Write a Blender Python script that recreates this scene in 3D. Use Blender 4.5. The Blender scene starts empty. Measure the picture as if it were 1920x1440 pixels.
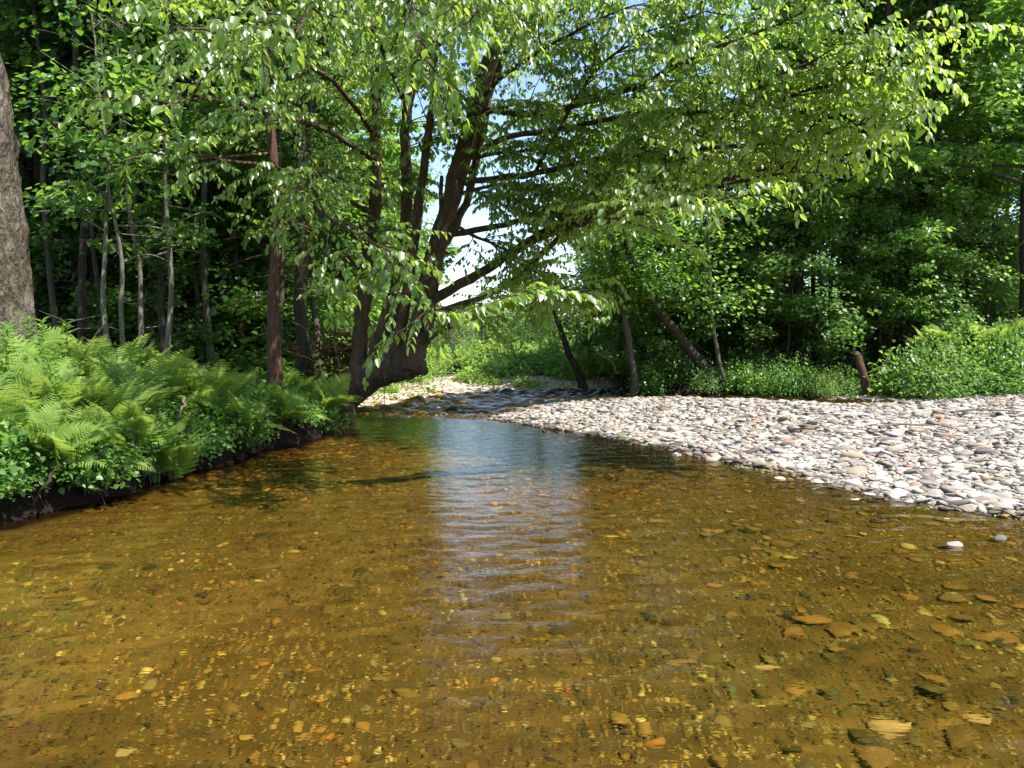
import bpy, math, random
import numpy as np
from mathutils import Vector

rng = np.random.default_rng(11)
random.seed(5)
scene = bpy.context.scene
COL = scene.collection
R = math.radians

# ------------------------------------------------------------------ camera
CAM_H = 1.45
FPX, CX, CY = 1450.0, 960.0, 720.0
PITCH = math.atan(80.0 / FPX)
cam_d = bpy.data.cameras.new("camera")
cam_d.sensor_width = 36.0
cam_d.lens = FPX / 1920.0 * 36.0
cam_d.clip_start = 0.05
cam_d.clip_end = 2000
cam = bpy.data.objects.new("camera", cam_d)
cam.location = (0, 0, CAM_H)
cam.rotation_euler = (math.pi / 2 - PITCH, 0, 0)
COL.objects.link(cam)
scene.camera = cam


def at(x, y, Y):
    """the world point seen at photo position x, y (1920 x 1440) at distance Y along the stream"""
    u, v = (x - CX) / FPX, -(y - CY) / FPX
    c, s = math.cos(PITCH), math.sin(PITCH)
    d = np.array([u, c + v * s, v * c - s])
    return np.array([0, 0, CAM_H]) + d * (Y / d[1])


def on_plane(x, y, z=0.0):
    u, v = (x - CX) / FPX, -(y - CY) / FPX
    c, s = math.cos(PITCH), math.sin(PITCH)
    d = np.array([u, c + v * s, v * c - s])
    t = (z - CAM_H) / d[2]
    return np.array([0, 0, CAM_H]) + d * t


# ------------------------------------------------------------------ light
SUN_EL, SUN_AZ = R(58), R(122)          # azimuth clockwise from +Y (upstream)
sun_to = Vector((math.sin(SUN_AZ) * math.cos(SUN_EL), math.cos(SUN_AZ) * math.cos(SUN_EL), math.sin(SUN_EL)))
sd_ = bpy.data.lights.new("sun", 'SUN')
sd_.energy = 5.0
sd_.angle = R(0.53)
sd_.color = (1.0, 0.955, 0.88)
sun = bpy.data.objects.new("sun", sd_)
sun.rotation_euler = (-sun_to).to_track_quat('-Z', 'Y').to_euler()
sun.location = (20, 20, 40)
COL.objects.link(sun)

world = bpy.data.worlds.new("World")
scene.world = world
world.use_nodes = True
wn = world.node_tree
wn.nodes.clear()
sky = wn.nodes.new('ShaderNodeTexSky')
sky.sky_type = 'NISHITA'
sky.sun_disc = False
sky.sun_elevation = SUN_EL
sky.sun_rotation = SUN_AZ
sky.air_density = 1.0
sky.dust_density = .3
bg = wn.nodes.new('ShaderNodeBackground')
bg.inputs['Strength'].default_value = 0.12
wo = wn.nodes.new('ShaderNodeOutputWorld')
wn.links.new(sky.outputs[0], bg.inputs['Color'])
wn.links.new(bg.outputs[0], wo.inputs['Surface'])

vs = scene.view_settings
vs.view_transform = 'Standard'
vs.look = 'None'
vs.exposure = 1.35
vs.gamma = 1.0
scene.render.engine = 'CYCLES'
cy = scene.cycles
cy.max_bounces = 9
cy.diffuse_bounces = 4
cy.glossy_bounces = 3
cy.transmission_bounces = 5
cy.transparent_max_bounces = 10
cy.caustics_reflective = False
cy.caustics_refractive = True
sd_.cycles.is_caustics_light = True
cy.sample_clamp_indirect = 6.0


# ------------------------------------------------------------------ mesh builder
class MB:
    def __init__(self):
        self.v, self.f, self.m, self.a, self.n = [], [], [], [], 0
        self.c = []

    def add(self, verts, faces, mat=0, rnd=0.5, col=None):
        verts = np.asarray(verts, dtype=np.float32).reshape(-1, 3)
        faces = np.asarray(faces, dtype=np.int32)
        self.v.append(verts)
        self.f.append(faces + self.n)
        self.m.append(np.full(len(faces), mat, np.int32))
        self.a.append(np.broadcast_to(np.asarray(rnd, np.float32), (len(verts),)).copy())
        if col is not None:
            self.c.append(np.asarray(col, np.float32))
        self.n += len(verts)

    def tube(self, pts, rad, seg=8, mat=0, rnd=0.5, rough=0.0, cap=True):
        pts = np.asarray(pts, float)
        rad = np.asarray(rad, float)
        k = len(pts)
        tan = np.gradient(pts, axis=0)
        tan /= np.linalg.norm(tan, axis=1)[:, None] + 1e-9
        ref = np.array([0.31, -0.9, 0.3]) if abs(tan[0][1]) < 0.8 else np.array([1.0, 0.1, 0.2])
        rings = []
        prev = ref
        for i in range(k):
            a = prev - tan[i] * prev.dot(tan[i])
            a /= np.linalg.norm(a) + 1e-9
            prev = a
            b = np.cross(tan[i], a)
            th = np.linspace(0, 2 * np.pi, seg, endpoint=False)
            r = rad[i] * (1 + rough * rng.standard_normal(seg)) if rough else np.full(seg, rad[i])
            rings.append(pts[i] + r[:, None] * (np.cos(th)[:, None] * a + np.sin(th)[:, None] * b))
        V = np.concatenate(rings)
        j = np.arange(seg)
        F = []
        for i in range(k - 1):
            F.append(np.stack([i * seg + j, i * seg + (j + 1) % seg, (i + 1) * seg + (j + 1) % seg, (i + 1) * seg + j], 1))
        self.add(V, np.concatenate(F), mat, rnd)
        if cap and seg >= 5:
            c = np.concatenate([rings[-1], [pts[-1] + tan[-1] * rad[-1] * .35]])
            self.add(c, np.stack([j, (j + 1) % seg, np.full(seg, seg)], 1), mat, rnd)

    def mesh(self, name, mats, smooth=True, colname=None):
        me = bpy.data.meshes.new(name)
        V = np.concatenate(self.v)
        me.vertices.add(len(V))
        me.vertices.foreach_set('co', V.ravel())
        loops = np.concatenate([f.ravel() for f in self.f])
        tot = np.concatenate([np.full(len(f), f.shape[1], np.int32) for f in self.f])
        start = np.concatenate([[0], np.cumsum(tot)[:-1]]).astype(np.int32)
        me.loops.add(len(loops))
        me.loops.foreach_set('vertex_index', loops)
        me.polygons.add(len(tot))
        me.polygons.foreach_set('loop_start', start)
        me.polygons.foreach_set('loop_total', tot)
        me.polygons.foreach_set('material_index', np.concatenate(self.m))
        me.polygons.foreach_set('use_smooth', np.full(len(tot), smooth))
        at_ = me.attributes.new('rnd', 'FLOAT', 'POINT')
        at_.data.foreach_set('value', np.concatenate(self.a))
        if colname:
            ca = me.attributes.new(colname, 'FLOAT_COLOR', 'POINT')
            ca.data.foreach_set('color', np.concatenate(self.c).astype(np.float32).ravel())
        for m in mats:
            me.materials.append(m)
        me.update(calc_edges=True)
        me.validate()
        return me


def obj(name, me, parent=None, loc=None, rot=None, scale=None):
    o = bpy.data.objects.new(name, me)
    COL.objects.link(o)
    if parent is not None:
        o.parent = parent
    if loc is not None:
        o.location = [float(q) for q in loc]
    if rot is not None:
        o.rotation_euler = [float(q) for q in rot]
    if scale is not None:
        o.scale = (scale,) * 3 if np.isscalar(scale) else [float(q) for q in scale]
    return o


def tag(o, label=None, cat=None, group=None, kind=None):
    if label:
        o['label'] = label
    if cat:
        o['category'] = cat
    if group:
        o['group'] = group
    if kind:
        o['kind'] = kind
    return o


def empty(name, loc, rz=0.0, scale=1.0):
    return obj(name, None, None, loc, (0, 0, rz), scale)


def nrm(a):
    a = np.asarray(a, float)
    return a / (np.linalg.norm(a, axis=-1, keepdims=True) + 1e-9)


# ------------------------------------------------------------------ noise
def hash2(ix, iy, s):
    h = (ix.astype(np.int64) * 374761393 + iy.astype(np.int64) * 668265263 + s * 1442695041) & 0x7fffffff
    h = ((h ^ (h >> 13)) * 1274126177) & 0x7fffffff
    return ((h ^ (h >> 16)) & 0xffff) / 65535.0


def vnoise(x, y, s=0):
    x, y = np.asarray(x, float), np.asarray(y, float)
    ix, iy = np.floor(x), np.floor(y)
    fx, fy = x - ix, y - iy
    fx, fy = fx * fx * (3 - 2 * fx), fy * fy * (3 - 2 * fy)
    a, b = hash2(ix, iy, s), hash2(ix + 1, iy, s)
    c, d = hash2(ix, iy + 1, s), hash2(ix + 1, iy + 1, s)
    return (a * (1 - fx) + b * fx) * (1 - fy) + (c * (1 - fx) + d * fx) * fy - .5


def sstep(a, b, x):
    t = np.clip((x - a) / (b - a), 0, 1)
    return t * t * (3 - 2 * t)


# ------------------------------------------------------------------ materials
class NT:
    def __init__(self, name):
        self.mat = bpy.data.materials.new(name)
        self.mat.use_nodes = True
        self.t = self.mat.node_tree
        self.t.nodes.clear()
        self.out = self.n('ShaderNodeOutputMaterial')

    def n(self, kind, **kw):
        nd = self.t.nodes.new(kind)
        for k, v in kw.items():
            if k in nd.inputs.keys() if hasattr(nd.inputs, 'keys') else False:
                nd.inputs[k].default_value = v
            else:
                setattr(nd, k, v)
        return nd

    def l(self, a, b):
        self.t.links.new(a, b)

    def noise(self, scale, detail=4, rough=.55, vec=None, dim='3D'):
        nd = self.n('ShaderNodeTexNoise')
        nd.inputs['Scale'].default_value = scale
        nd.inputs['Detail'].default_value = detail
        nd.inputs['Roughness'].default_value = rough
        if vec is not None:
            self.l(vec, nd.inputs['Vector'])
        return nd

    def ramp(self, fac, stops):
        nd = self.n('ShaderNodeValToRGB')
        e = nd.color_ramp.elements
        e[0].position, e[0].color = stops[0][0], (*stops[0][1], 1)
        e[1].position, e[1].color = stops[-1][0], (*stops[-1][1], 1)
        for p, c in stops[1:-1]:
            q = e.new(p)
            q.color = (*c, 1)
        self.l(fac, nd.inputs[0])
        return nd.outputs[0]

    def mix(self, fac, a, b, blend='MIX'):
        nd = self.n('ShaderNodeMix', data_type='RGBA', blend_type=blend)
        for sock, v in ((nd.inputs[0], fac), (nd.inputs[6], a), (nd.inputs[7], b)):
            if isinstance(v, (int, float)):
                sock.default_value = v
            elif isinstance(v, tuple):
                sock.default_value = (*v, 1)
            else:
                self.l(v, sock)
        return nd.outputs[2]

    def math(self, op, a, b=None):
        nd = self.n('ShaderNodeMath', operation=op)
        for i, v in enumerate((a, b)):
            if v is None:
                continue
            if isinstance(v, (int, float)):
                nd.inputs[i].default_value = v
            else:
                self.l(v, nd.inputs[i])
        return nd.outputs[0]

    def mapping(self, scale, coord='Object'):
        tc = self.n('ShaderNodeTexCoord')
        mp = self.n('ShaderNodeMapping')
        mp.inputs['Scale'].default_value = scale
        self.l(tc.outputs[coord], mp.inputs[0])
        return mp.outputs[0]

    def bump(self, h, strength, dist):
        b = self.n('ShaderNodeBump')
        b.inputs['Strength'].default_value = strength
        b.inputs['Distance'].default_value = dist
        self.l(h, b.inputs['Height'])
        return b.outputs[0]

    def attr(self, name):
        return self.n('ShaderNodeAttribute', attribute_name=name)

    def principled(self, col, rough=.8, normal=None, spec=.3):
        p = self.n('ShaderNodeBsdfPrincipled')
        if isinstance(col, tuple):
            p.inputs['Base Color'].default_value = (*col, 1)
        else:
            self.l(col, p.inputs['Base Color'])
        if isinstance(rough, (int, float)):
            p.inputs['Roughness'].default_value = rough
        else:
            self.l(rough, p.inputs['Roughness'])
        p.inputs['Specular IOR Level'].default_value = spec
        if normal is not None:
            self.l(normal, p.inputs['Normal'])
        return p

    def done(self, shader):
        self.l(shader, self.out.inputs['Surface'])
        return self.mat


def leaf_mat(name, dark, light, trans_d, trans_l, fac=.42, rough=.38, spec=.5):
    t = NT(name)
    a = t.attr('rnd').outputs['Fac']
    base = t.ramp(a, [(0, dark), (1, light)])
    tr = t.ramp(a, [(0, trans_d), (1, trans_l)])
    p = t.principled(base, rough, None, spec)
    tl = t.n('ShaderNodeBsdfTranslucent')
    t.l(tr, tl.inputs['Color'])
    mx = t.n('ShaderNodeMixShader')
    mx.inputs[0].default_value = fac
    t.l(p.outputs[0], mx.inputs[1])
    t.l(tl.outputs[0], mx.inputs[2])
    return t.done(mx.outputs[0])


def bark_mat(name, c1, c2, c3, zs=.35, scale=14, bd=.03):
    t = NT(name)
    v = t.mapping((1, 1, zs))
    n1 = t.noise(scale, 6, .65, v)
    vor = t.n('ShaderNodeTexVoronoi', feature='DISTANCE_TO_EDGE')
    vor.inputs['Scale'].default_value = scale * 1.3
    wv = t.mix(.2, v, n1.outputs['Color'])
    t.l(wv, vor.inputs['Vector'])
    n2 = t.noise(2.2, 3, .6)
    col = t.ramp(n1.outputs[0], [(.25, c1), (.5, c2), (.75, c3)])
    crack = t.ramp(vor.outputs['Distance'], [(0.0, (.25, .25, .25)), (.12, (1, 1, 1))])
    col = t.mix(.75, col, crack, 'MULTIPLY')
    col = t.mix(t.math('MULTIPLY', n2.outputs[0], .5), col, (c2[0] * .8, c2[1] * 1.1, c2[2] * .7))
    h = t.math('ADD', t.math('MULTIPLY', vor.outputs['Distance'], 1.5), n1.outputs[0])
    p = t.principled(col, .85, t.bump(h, 1.0, bd), .2)
    return t.done(p.outputs[0])


M = {}
M['leaf_hero'] = leaf_mat('elm_leaf', (.045, .108, .016), (.125, .205, .032), (.30, .52, .035), (.58, .74, .10), .48, .40, .95)
M['leaf_maple'] = leaf_mat('maple_leaf', (.035, .095, .018), (.085, .165, .032), (.18, .40, .03), (.42, .64, .08), .46, .36, .6)
M['leaf_dark'] = leaf_mat('wood_leaf', (.030, .085, .016), (.075, .150, .028), (.13, .32, .03), (.32, .54, .06), .42, .38, .5)
M['leaf_far'] = leaf_mat('far_leaf', (.065, .135, .030), (.15, .24, .065), (.20, .38, .05), (.40, .58, .12), .44, .45, .4)
M['leaf_grey'] = leaf_mat('grey_willow_leaf', (.085, .115, .060), (.16, .20, .10), (.20, .30, .09), (.34, .44, .17), .38, .5, .3)
M['fern'] = leaf_mat('fern_leaf', (.095, .170, .028), (.20, .30, .060), (.32, .52, .06), (.54, .70, .12), .44, .5, .3)
M['herb'] = leaf_mat('herb_leaf', (.045, .120, .022), (.11, .21, .048), (.18, .42, .04), (.38, .62, .09), .42, .42, .45)
M['yellowgreen'] = leaf_mat('knotweed_leaf', (.15, .25, .045), (.26, .38, .085), (.30, .50, .06), (.50, .68, .12), .42, .5, .3)
M['needle'] = leaf_mat('hemlock_needle', (.022, .060, .018), (.060, .115, .032), (.08, .18, .03), (.18, .32, .06), .32, .5, .3)
M['deadleaf'] = leaf_mat('dead_leaf', (.06, .025, .012), (.16, .075, .035), (.1, .04, .02), (.2, .1, .05), .25, .7, .1)

M['bark_hero'] = bark_mat('cherry_bark', (.070, .042, .031), (.155, .095, .068), (.28, .19, .14), .35, 11, .06)
M['bark_grey'] = bark_mat('grey_bark', (.040, .029, .023), (.14, .105, .085), (.33, .27, .235), .38, 6.5, .12)
M['bark_dark'] = bark_mat('dark_bark', (.030, .022, .017), (.070, .052, .040), (.12, .095, .075), .3, 14)
M['bark_mid'] = bark_mat('mid_bark', (.06, .048, .038), (.13, .105, .085), (.22, .185, .155), .4, 16)
M['bark_pale'] = bark_mat('pale_bark', (.15, .125, .10), (.28, .24, .20), (.42, .37, .31), .5, 16)
M['bark_red'] = bark_mat('cedar_bark', (.085, .038, .027), (.17, .082, .060), (.27, .15, .115), .12, 18)
M['twig'] = bark_mat('twig_bark', (.06, .04, .028), (.12, .085, .06), (.2, .15, .11), .6, 30)
M['deadwood'] = bark_mat('dead_wood', (.16, .12, .085), (.30, .23, .17), (.44, .36, .28), .12, 20)
M['stem'] = NT('green_stem').mat
_t = NT('green_stem_')
M['stem'] = _t.done(_t.principled((.10, .14, .04), .6).outputs[0])


def stone_mat(name, attr=True, tint=None):
    t = NT(name)
    if attr:
        base = t.attr('col').outputs['Color']
    else:
        oi = t.n('ShaderNodeObjectInfo')
        base = t.ramp(oi.outputs['Random'], tint)
    n1 = t.noise(28, 5, .65)
    n2 = t.noise(140, 3, .6)
    n3 = t.noise(7, 3, .5)
    c = t.mix(1.0, base, t.ramp(n1.outputs[0], [(.25, (.62, .60, .58)), (.6, (1.05, 1.03, 1.0)), (.8, (1.15, 1.12, 1.1))]), 'MULTIPLY')
    c = t.mix(.6, c, t.ramp(n2.outputs[0], [(.3, (.7, .7, .7)), (.7, (1.15, 1.15, 1.15))]), 'MULTIPLY')
    c = t.mix(.6, c, t.ramp(n3.outputs[0], [(.3, (.8, .75, .7)), (.7, (1.1, 1.1, 1.1))]), 'MULTIPLY')
    h = t.math('ADD', n1.outputs[0], t.math('MULTIPLY', n2.outputs[0], .3))
    p = t.principled(c, .78, t.bump(h, .5, .012), .3)
    return t.done(p.outputs[0])


M['gravel'] = stone_mat('gravel_stone')
M['cobble'] = stone_mat('pale_cobble', False, [(0, (.32, .28, .25)), (.35, (.42, .385, .35)), (.7, (.50, .465, .43)), (1, (.36, .30, .25))])
M['cobble_brown'] = stone_mat('brown_cobble', False, [(0, (.36, .20, .12)), (1, (.30, .19, .12))])
M['cobble_dark'] = stone_mat('dark_cobble', False, [(0, (.10, .095, .09)), (1, (.16, .15, .14))])
M['cobble_bed'] = stone_mat('amber_cobble', False, [(0, (.22, .16, .08)), (.4, (.28, .20, .09)), (.7, (.36, .22, .09)), (1, (.26, .21, .12))])
M['cobble_bedpale'] = stone_mat('pale_bed_cobble', False, [(0, (.55, .46, .30)), (1, (.5, .42, .30))])

# ------------------------------------------------------------------ the lie of the land
STREAM = np.array([
    (-9.0, -8), (-7.4, 0), (-6.1, 3.2), (-4.7, 5.0), (-4.1, 6.1), (-3.78, 7.1), (-3.68, 8.4), (-3.35, 10), (-3.0, 11.5), (-2.95, 12.4),
    (-3.4, 13.3), (-3.75, 14.2), (-3.9, 15.4), (-3.4, 16.8), (-2.75, 18.0), (-2.2, 19.6), (-1.6, 21.0), (-.7, 22.2), (.3, 22.8), (1.2, 22.9),
    (2.2, 23.2), (3.1, 22.6), (3.6, 21.4), (4.6, 20.4), (6, 19.9), (7.3, 19.3), (8.4, 18.2), (8.2, 17.3), (7.2, 17.3), (6.0, 18.2), (4.8, 19.1),
    (3.4, 19.5), (2.0, 18.9), (.9, 17.6), (.0, 16.0), (-.45, 14.9), (-.42, 14.3), (.36, 13.1), (1.16, 12.0), (1.8, 10.8), (2.24, 9.55),
    (2.9, 8.6), (3.3, 7.4), (3.62, 6.6), (4.2, 6.25), (5.4, 5.7), (7.5, 5.0), (10, 3.0), (12, -8)], float)


def signed(X, Y):
    """distance to the stream's edge, positive on land"""
    X, Y = np.asarray(X, float), np.asarray(Y, float)
    best = np.full(X.shape, 1e9)
    inside = np.zeros(X.shape, bool)
    n = len(STREAM)
    for i in range(n):
        x1, y1 = STREAM[i]
        x2, y2 = STREAM[(i + 1) % n]
        dx, dy = x2 - x1, y2 - y1
        t = np.clip(((X - x1) * dx + (Y - y1) * dy) / (dx * dx + dy * dy), 0, 1)
        best = np.minimum(best, (X - x1 - t * dx) ** 2 + (Y - y1 - t * dy) ** 2)
        cond = ((y1 > Y) != (y2 > Y)) & (X < dx * (Y - y1) / (dy + 1e-12) + x1)
        inside ^= cond
    d = np.sqrt(best)
    return np.where(inside, -d, d)


def land(X, Y):
    """height and zone weights (bar, soil, bed, sand)"""
    X, Y = np.asarray(X, float), np.asarray(Y, float)
    s = signed(X, Y) + .22 * vnoise(X * 1.1, Y * 1.1, 3) * sstep(30, 10, Y) + .10 * vnoise(X * 3, Y * 3, 4)
    left = sstep(-2.3, -2.9, X) * sstep(16.4, 15.4, Y)
    z_left = .44 * sstep(0.0, .14, s) + .02 * np.clip(s, 0, 30) + .42 * sstep(.3, 2.2, s) * sstep(13.5, 9, Y)
    right_bank = sstep(19.6, 20.6, Y) * sstep(2.0, 3.5, X)
    z_bar = np.clip(.085 * s, 0, .30) + .03 * np.clip(s - 3, 0, 4) * sstep(5, 8, X) + .22 * right_bank
    far = sstep(20.5, 23, Y)
    z_far = np.clip(.10 * s, 0, .55) + .015 * np.clip(Y - 26, 0, 60)
    wfar = np.maximum(far, sstep(-1.0, -1.8, X) * sstep(15.6, 16.4, Y)) * (1 - right_bank)
    zl = z_bar * (1 - wfar) + z_far * wfar
    zl = zl * (1 - left) + z_left * left
    d = np.clip(-s, 0, 10)
    deep = .40 - .18 * sstep(13, 16, Y)
    z_bed = -np.minimum(.015 + .105 * d, deep) - left * .16 * sstep(0, .5, d)
    z_bed = z_bed * (1 - .62 * sstep(14.3, 16, Y))
    z = np.where(s > 0, zl, z_bed)
    z = z + .05 * vnoise(X * 1.7, Y * 1.7, 8) + .02 * vnoise(X * 6, Y * 6, 9)
    face = left * sstep(-.3, 0, s) * sstep(.6, .15, s)
    z = z + face * (.16 * vnoise(X * 5, Y * 5, 13) + .10 * vnoise(X * 11, Y * 11, 14))
    z = z + left * np.where(s > .3, .12 * vnoise(X * .9, Y * .9, 12), 0)
    bed = sstep(.05, -.05, s + .22 * left)
    bar = (1 - bed) * (1 - left) * (1 - sstep(19.3, 20.2, Y + .5 * vnoise(X * .7, Y * .7, 6)) * sstep(2.0, 3.0, X)) * (1 - wfar) * sstep(19, 13, X - 4)
    sand = (1 - bed) * wfar * sstep(3.6, 1.6, s + 1.5 * vnoise(X * .6, Y * .6, 7))
    return z, s, bar, bed, sand


def ground_z(x, y):
    return float(land(np.array([x]), np.array([y]))[0][0])


def axis(lo, hi, step, far_lo, far_hi, g=1.13):
    a = list(np.arange(lo, hi + 1e-6, step))
    st = step
    while a[-1] < far_hi:
        st *= g
        a.append(a[-1] + st)
    st = step
    while a[0] > far_lo:
        st *= g
        a.insert(0, a[0] - st)
    return np.array(a)


xs = axis(-8, 12, .08, -160, 160)
ys = axis(1.5, 24, .08, -30, 420)
GX, GY = np.meshgrid(xs, ys)
gz, gs, gbar, gbed, gsand = land(GX.ravel(), GY.ravel())
nx, ny = len(xs), len(ys)
ii, jj = np.meshgrid(np.arange(nx - 1), np.arange(ny - 1))
q = (jj * nx + ii).ravel()
mb = MB()
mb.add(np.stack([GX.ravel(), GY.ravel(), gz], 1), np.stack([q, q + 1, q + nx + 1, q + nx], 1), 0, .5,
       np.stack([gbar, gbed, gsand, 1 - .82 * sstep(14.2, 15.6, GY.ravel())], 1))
t = NT('ground_surface')
sep = t.n('ShaderNodeSeparateColor')
t.l(t.attr('col').outputs['Color'], sep.inputs[0])
n1 = t.noise(3.0, 6, .65)
n2 = t.noise(22, 5, .6)
vor = t.n('ShaderNodeTexVoronoi')
vor.inputs['Scale'].default_value = 16
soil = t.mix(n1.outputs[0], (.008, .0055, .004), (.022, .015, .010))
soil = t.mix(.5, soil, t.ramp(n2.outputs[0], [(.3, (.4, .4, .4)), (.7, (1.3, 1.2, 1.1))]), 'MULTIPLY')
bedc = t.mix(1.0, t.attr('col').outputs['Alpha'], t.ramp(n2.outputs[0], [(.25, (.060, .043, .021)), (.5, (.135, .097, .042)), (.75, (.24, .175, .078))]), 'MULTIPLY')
barc = t.ramp(n2.outputs[0], [(.25, (.20, .175, .15)), (.7, (.42, .38, .34))])
sandc = t.ramp(n2.outputs[0], [(.25, (.36, .29, .21)), (.7, (.52, .45, .36))])
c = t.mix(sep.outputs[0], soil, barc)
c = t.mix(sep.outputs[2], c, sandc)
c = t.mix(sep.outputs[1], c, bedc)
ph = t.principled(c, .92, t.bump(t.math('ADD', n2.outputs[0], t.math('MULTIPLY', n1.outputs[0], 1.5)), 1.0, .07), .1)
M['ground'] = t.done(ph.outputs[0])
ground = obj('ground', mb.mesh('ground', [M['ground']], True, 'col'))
tag(ground, kind='structure')

# ------------------------------------------------------------------ water
wx = axis(-6.2, 6.4, .04, -12, 14)
wy = np.concatenate([axis(1.6, 9, .04, -10, 9.05, 1.05), np.arange(9.1, 13.5, .08), np.arange(13.55, 24.4, .065)])
WX, WY = np.meshgrid(wx, wy)
X, Y = WX.ravel(), WY.ravel()
amp = 1.0 + 1.6 * sstep(14.2, 16, Y)
wz = np.zeros(len(X))
g_ = np.random.default_rng(77)
for k in range(24):                                   # ripples running along the stream
    lam = .13 * 1.55 ** (k / 9) * g_.uniform(.85, 1.15)
    th = g_.normal(math.pi / 2, .70)
    ph_ = (X * math.cos(th) + Y * math.sin(th)) * 2 * math.pi / lam + g_.uniform(0, 6.28) + 1.6 * vnoise(X * .9 + k, Y * .9, 40 + k)
    wz += .0032 * lam ** 1.15 * np.sin(ph_) * (.5 + 1.1 * np.clip(vnoise(X * .5 + 3 * k, Y * .5, 80 + k) + .5, 0, 1)) * np.where(lam < .2, sstep(9.5, 7, Y), 1)
wz = wz * amp
for k in range(26):                                   # the chop of the riffle
    lam = .30 * 1.55 ** (k / 9) * g_.uniform(.85, 1.15)
    th = g_.normal(math.pi / 2, .75)
    ph_ = (X * math.cos(th) + Y * math.sin(th)) * 2 * math.pi / lam + g_.uniform(0, 6.28) + 2.5 * vnoise(X * 1.1 + k, Y * 1.1, 140 + k)
    wz += .026 * lam * np.sin(ph_) * sstep(14.1, 15.4, Y + .4 * vnoise(X, Y, 5)) * np.clip(.7 + 1.6 * vnoise(X * .8 + 5 * k, Y * .8, 180 + k), 0, 2)
nxw, nyw = len(wx), len(wy)
ii, jj = np.meshgrid(np.arange(nxw - 1), np.arange(nyw - 1))
q = (jj * nxw + ii).ravel()
keep = signed(X, Y)[q] < 1.2
q = q[keep]
mb = MB()
mb.add(np.stack([X, Y, wz], 1), np.stack([q, q + 1, q + nxw + 1, q + nxw], 1))
t = NT('stream_water')
geo = t.n('ShaderNodeNewGeometry')
sp = t.n('ShaderNodeSeparateXYZ')
t.l(geo.outputs['Position'], sp.inputs[0])
riff = t.n('ShaderNodeMapRange')
riff.inputs['From Min'].default_value = 13.9
riff.inputs['From Max'].default_value = 15.6
t.l(sp.outputs['Y'], riff.inputs['Value'])
w1 = t.noise(1.0, 3, .55, t.mapping((4.2, 9.0, 1)))
w2 = t.noise(1.0, 2, .5, t.mapping((15.0, 26.0, 1)))
w3 = t.noise(1.0, 3, .6, t.mapping((5.0, 7.0, 1)))
calm = t.math('ADD', w1.outputs[0], t.math('MULTIPLY', w2.outputs[0], .22))
h = t.math('ADD', calm, t.math('MULTIPLY', t.math('MULTIPLY', w3.outputs[0], riff.outputs[0]), 6.0))
bp = t.bump(h, 1.0, .0078)
fr = t.n('ShaderNodeFresnel')
fr.inputs['IOR'].default_value = 1.333
t.l(bp, fr.inputs['Normal'])
tr = t.n('ShaderNodeBsdfRefraction')
tr.inputs['IOR'].default_value = 1.333
tr.inputs['Roughness'].default_value = 0.0
t.l(bp, tr.inputs['Normal'])
tr.inputs['Color'].default_value = (.91, .81, .46, 1)
gl = t.n('ShaderNodeBsdfGlossy')
gl.inputs['Roughness'].default_value = .03
t.l(bp, gl.inputs['Normal'])
t.l(t.math('ADD', t.math('MULTIPLY', riff.outputs[0], .16), .03), gl.inputs['Roughness'])
mx = t.n('ShaderNodeMixShader')
t.l(fr.outputs[0], mx.inputs[0])
t.l(tr.outputs[0], mx.inputs[1])
t.l(gl.outputs[0], mx.inputs[2])
M['water'] = t.done(mx.outputs[0])
water = obj('water', mb.mesh('water', [M['water']]))
tag(water, kind='structure')

# ------------------------------------------------------------------ stones
def ico(sub):
    bm_name = bpy.data.meshes.new('tmp')
    import bmesh
    b = bmesh.new()
    bmesh.ops.create_icosphere(b, subdivisions=sub, radius=1.0)
    b.verts.ensure_lookup_table()
    V = np.array([v.co[:] for v in b.verts])
    F = np.array([[v.index for v in f.verts] for f in b.faces])
    b.free()
    bpy.data.meshes.remove(bm_name)
    return V, F


ICO = {1: ico(1), 2: ico(2), 3: ico(3)}


def stone_shape(sub, seed, angular=.22):
    r = np.random.default_rng(seed)
    V, F = ICO[sub]
    V = V.copy()
    m = np.ones(len(V))
    for k in range(5):
        d = r.standard_normal(3) * (1.2 + .5 * k)
        m += angular * .5 / (1 + .4 * k) * np.sin(V @ d + r.uniform(0, 6.28))
    V *= m[:, None]
    for k in range(8):                                     # broken flat sides
        d = nrm(r.standard_normal(3))
        h = r.uniform(.5, .85)
        p = V @ d
        V -= np.where(p > h, (p - h) * .85, 0)[:, None] * d
    return V, F


def scatter_stones(name, P, S, cols, flat, sub, nvar=14, seed0=100):
    mb = MB()
    n = len(P)
    var = rng.integers(0, nvar, n)
    for k in range(nvar):
        idx = np.nonzero(var == k)[0]
        if not len(idx):
            continue
        V, F = stone_shape(sub, seed0 + k)
        m = len(idx)
        sc = np.stack([S[idx] * rng.uniform(.9, 1.5, m), S[idx] * rng.uniform(.7, 1.05, m), S[idx] * rng.uniform(flat[0], flat[1], m)], 1)
        W = V[None] * sc[:, None]
        a = rng.uniform(0, 6.28, m)
        tx, ty = rng.normal(0, .18, m), rng.normal(0, .18, m)
        z = W[..., 2] + W[..., 0] * tx[:, None] + W[..., 1] * ty[:, None]
        x = W[..., 0] * np.cos(a)[:, None] - W[..., 1] * np.sin(a)[:, None]
        y = W[..., 0] * np.sin(a)[:, None] + W[..., 1] * np.cos(a)[:, None]
        W = np.stack([x, y, z], -1) + P[idx][:, None]
        Fo = (F[None] + (np.arange(m) * len(V))[:, None, None]).reshape(-1, 3)
        cc = np.concatenate([np.repeat(cols[idx], len(V), 0), np.ones((m * len(V), 1))], 1)
        mb.add(W.reshape(-1, 3), Fo, 0, .5, cc)
    return mb.mesh(name, [M['gravel']], True, 'col')


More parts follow.
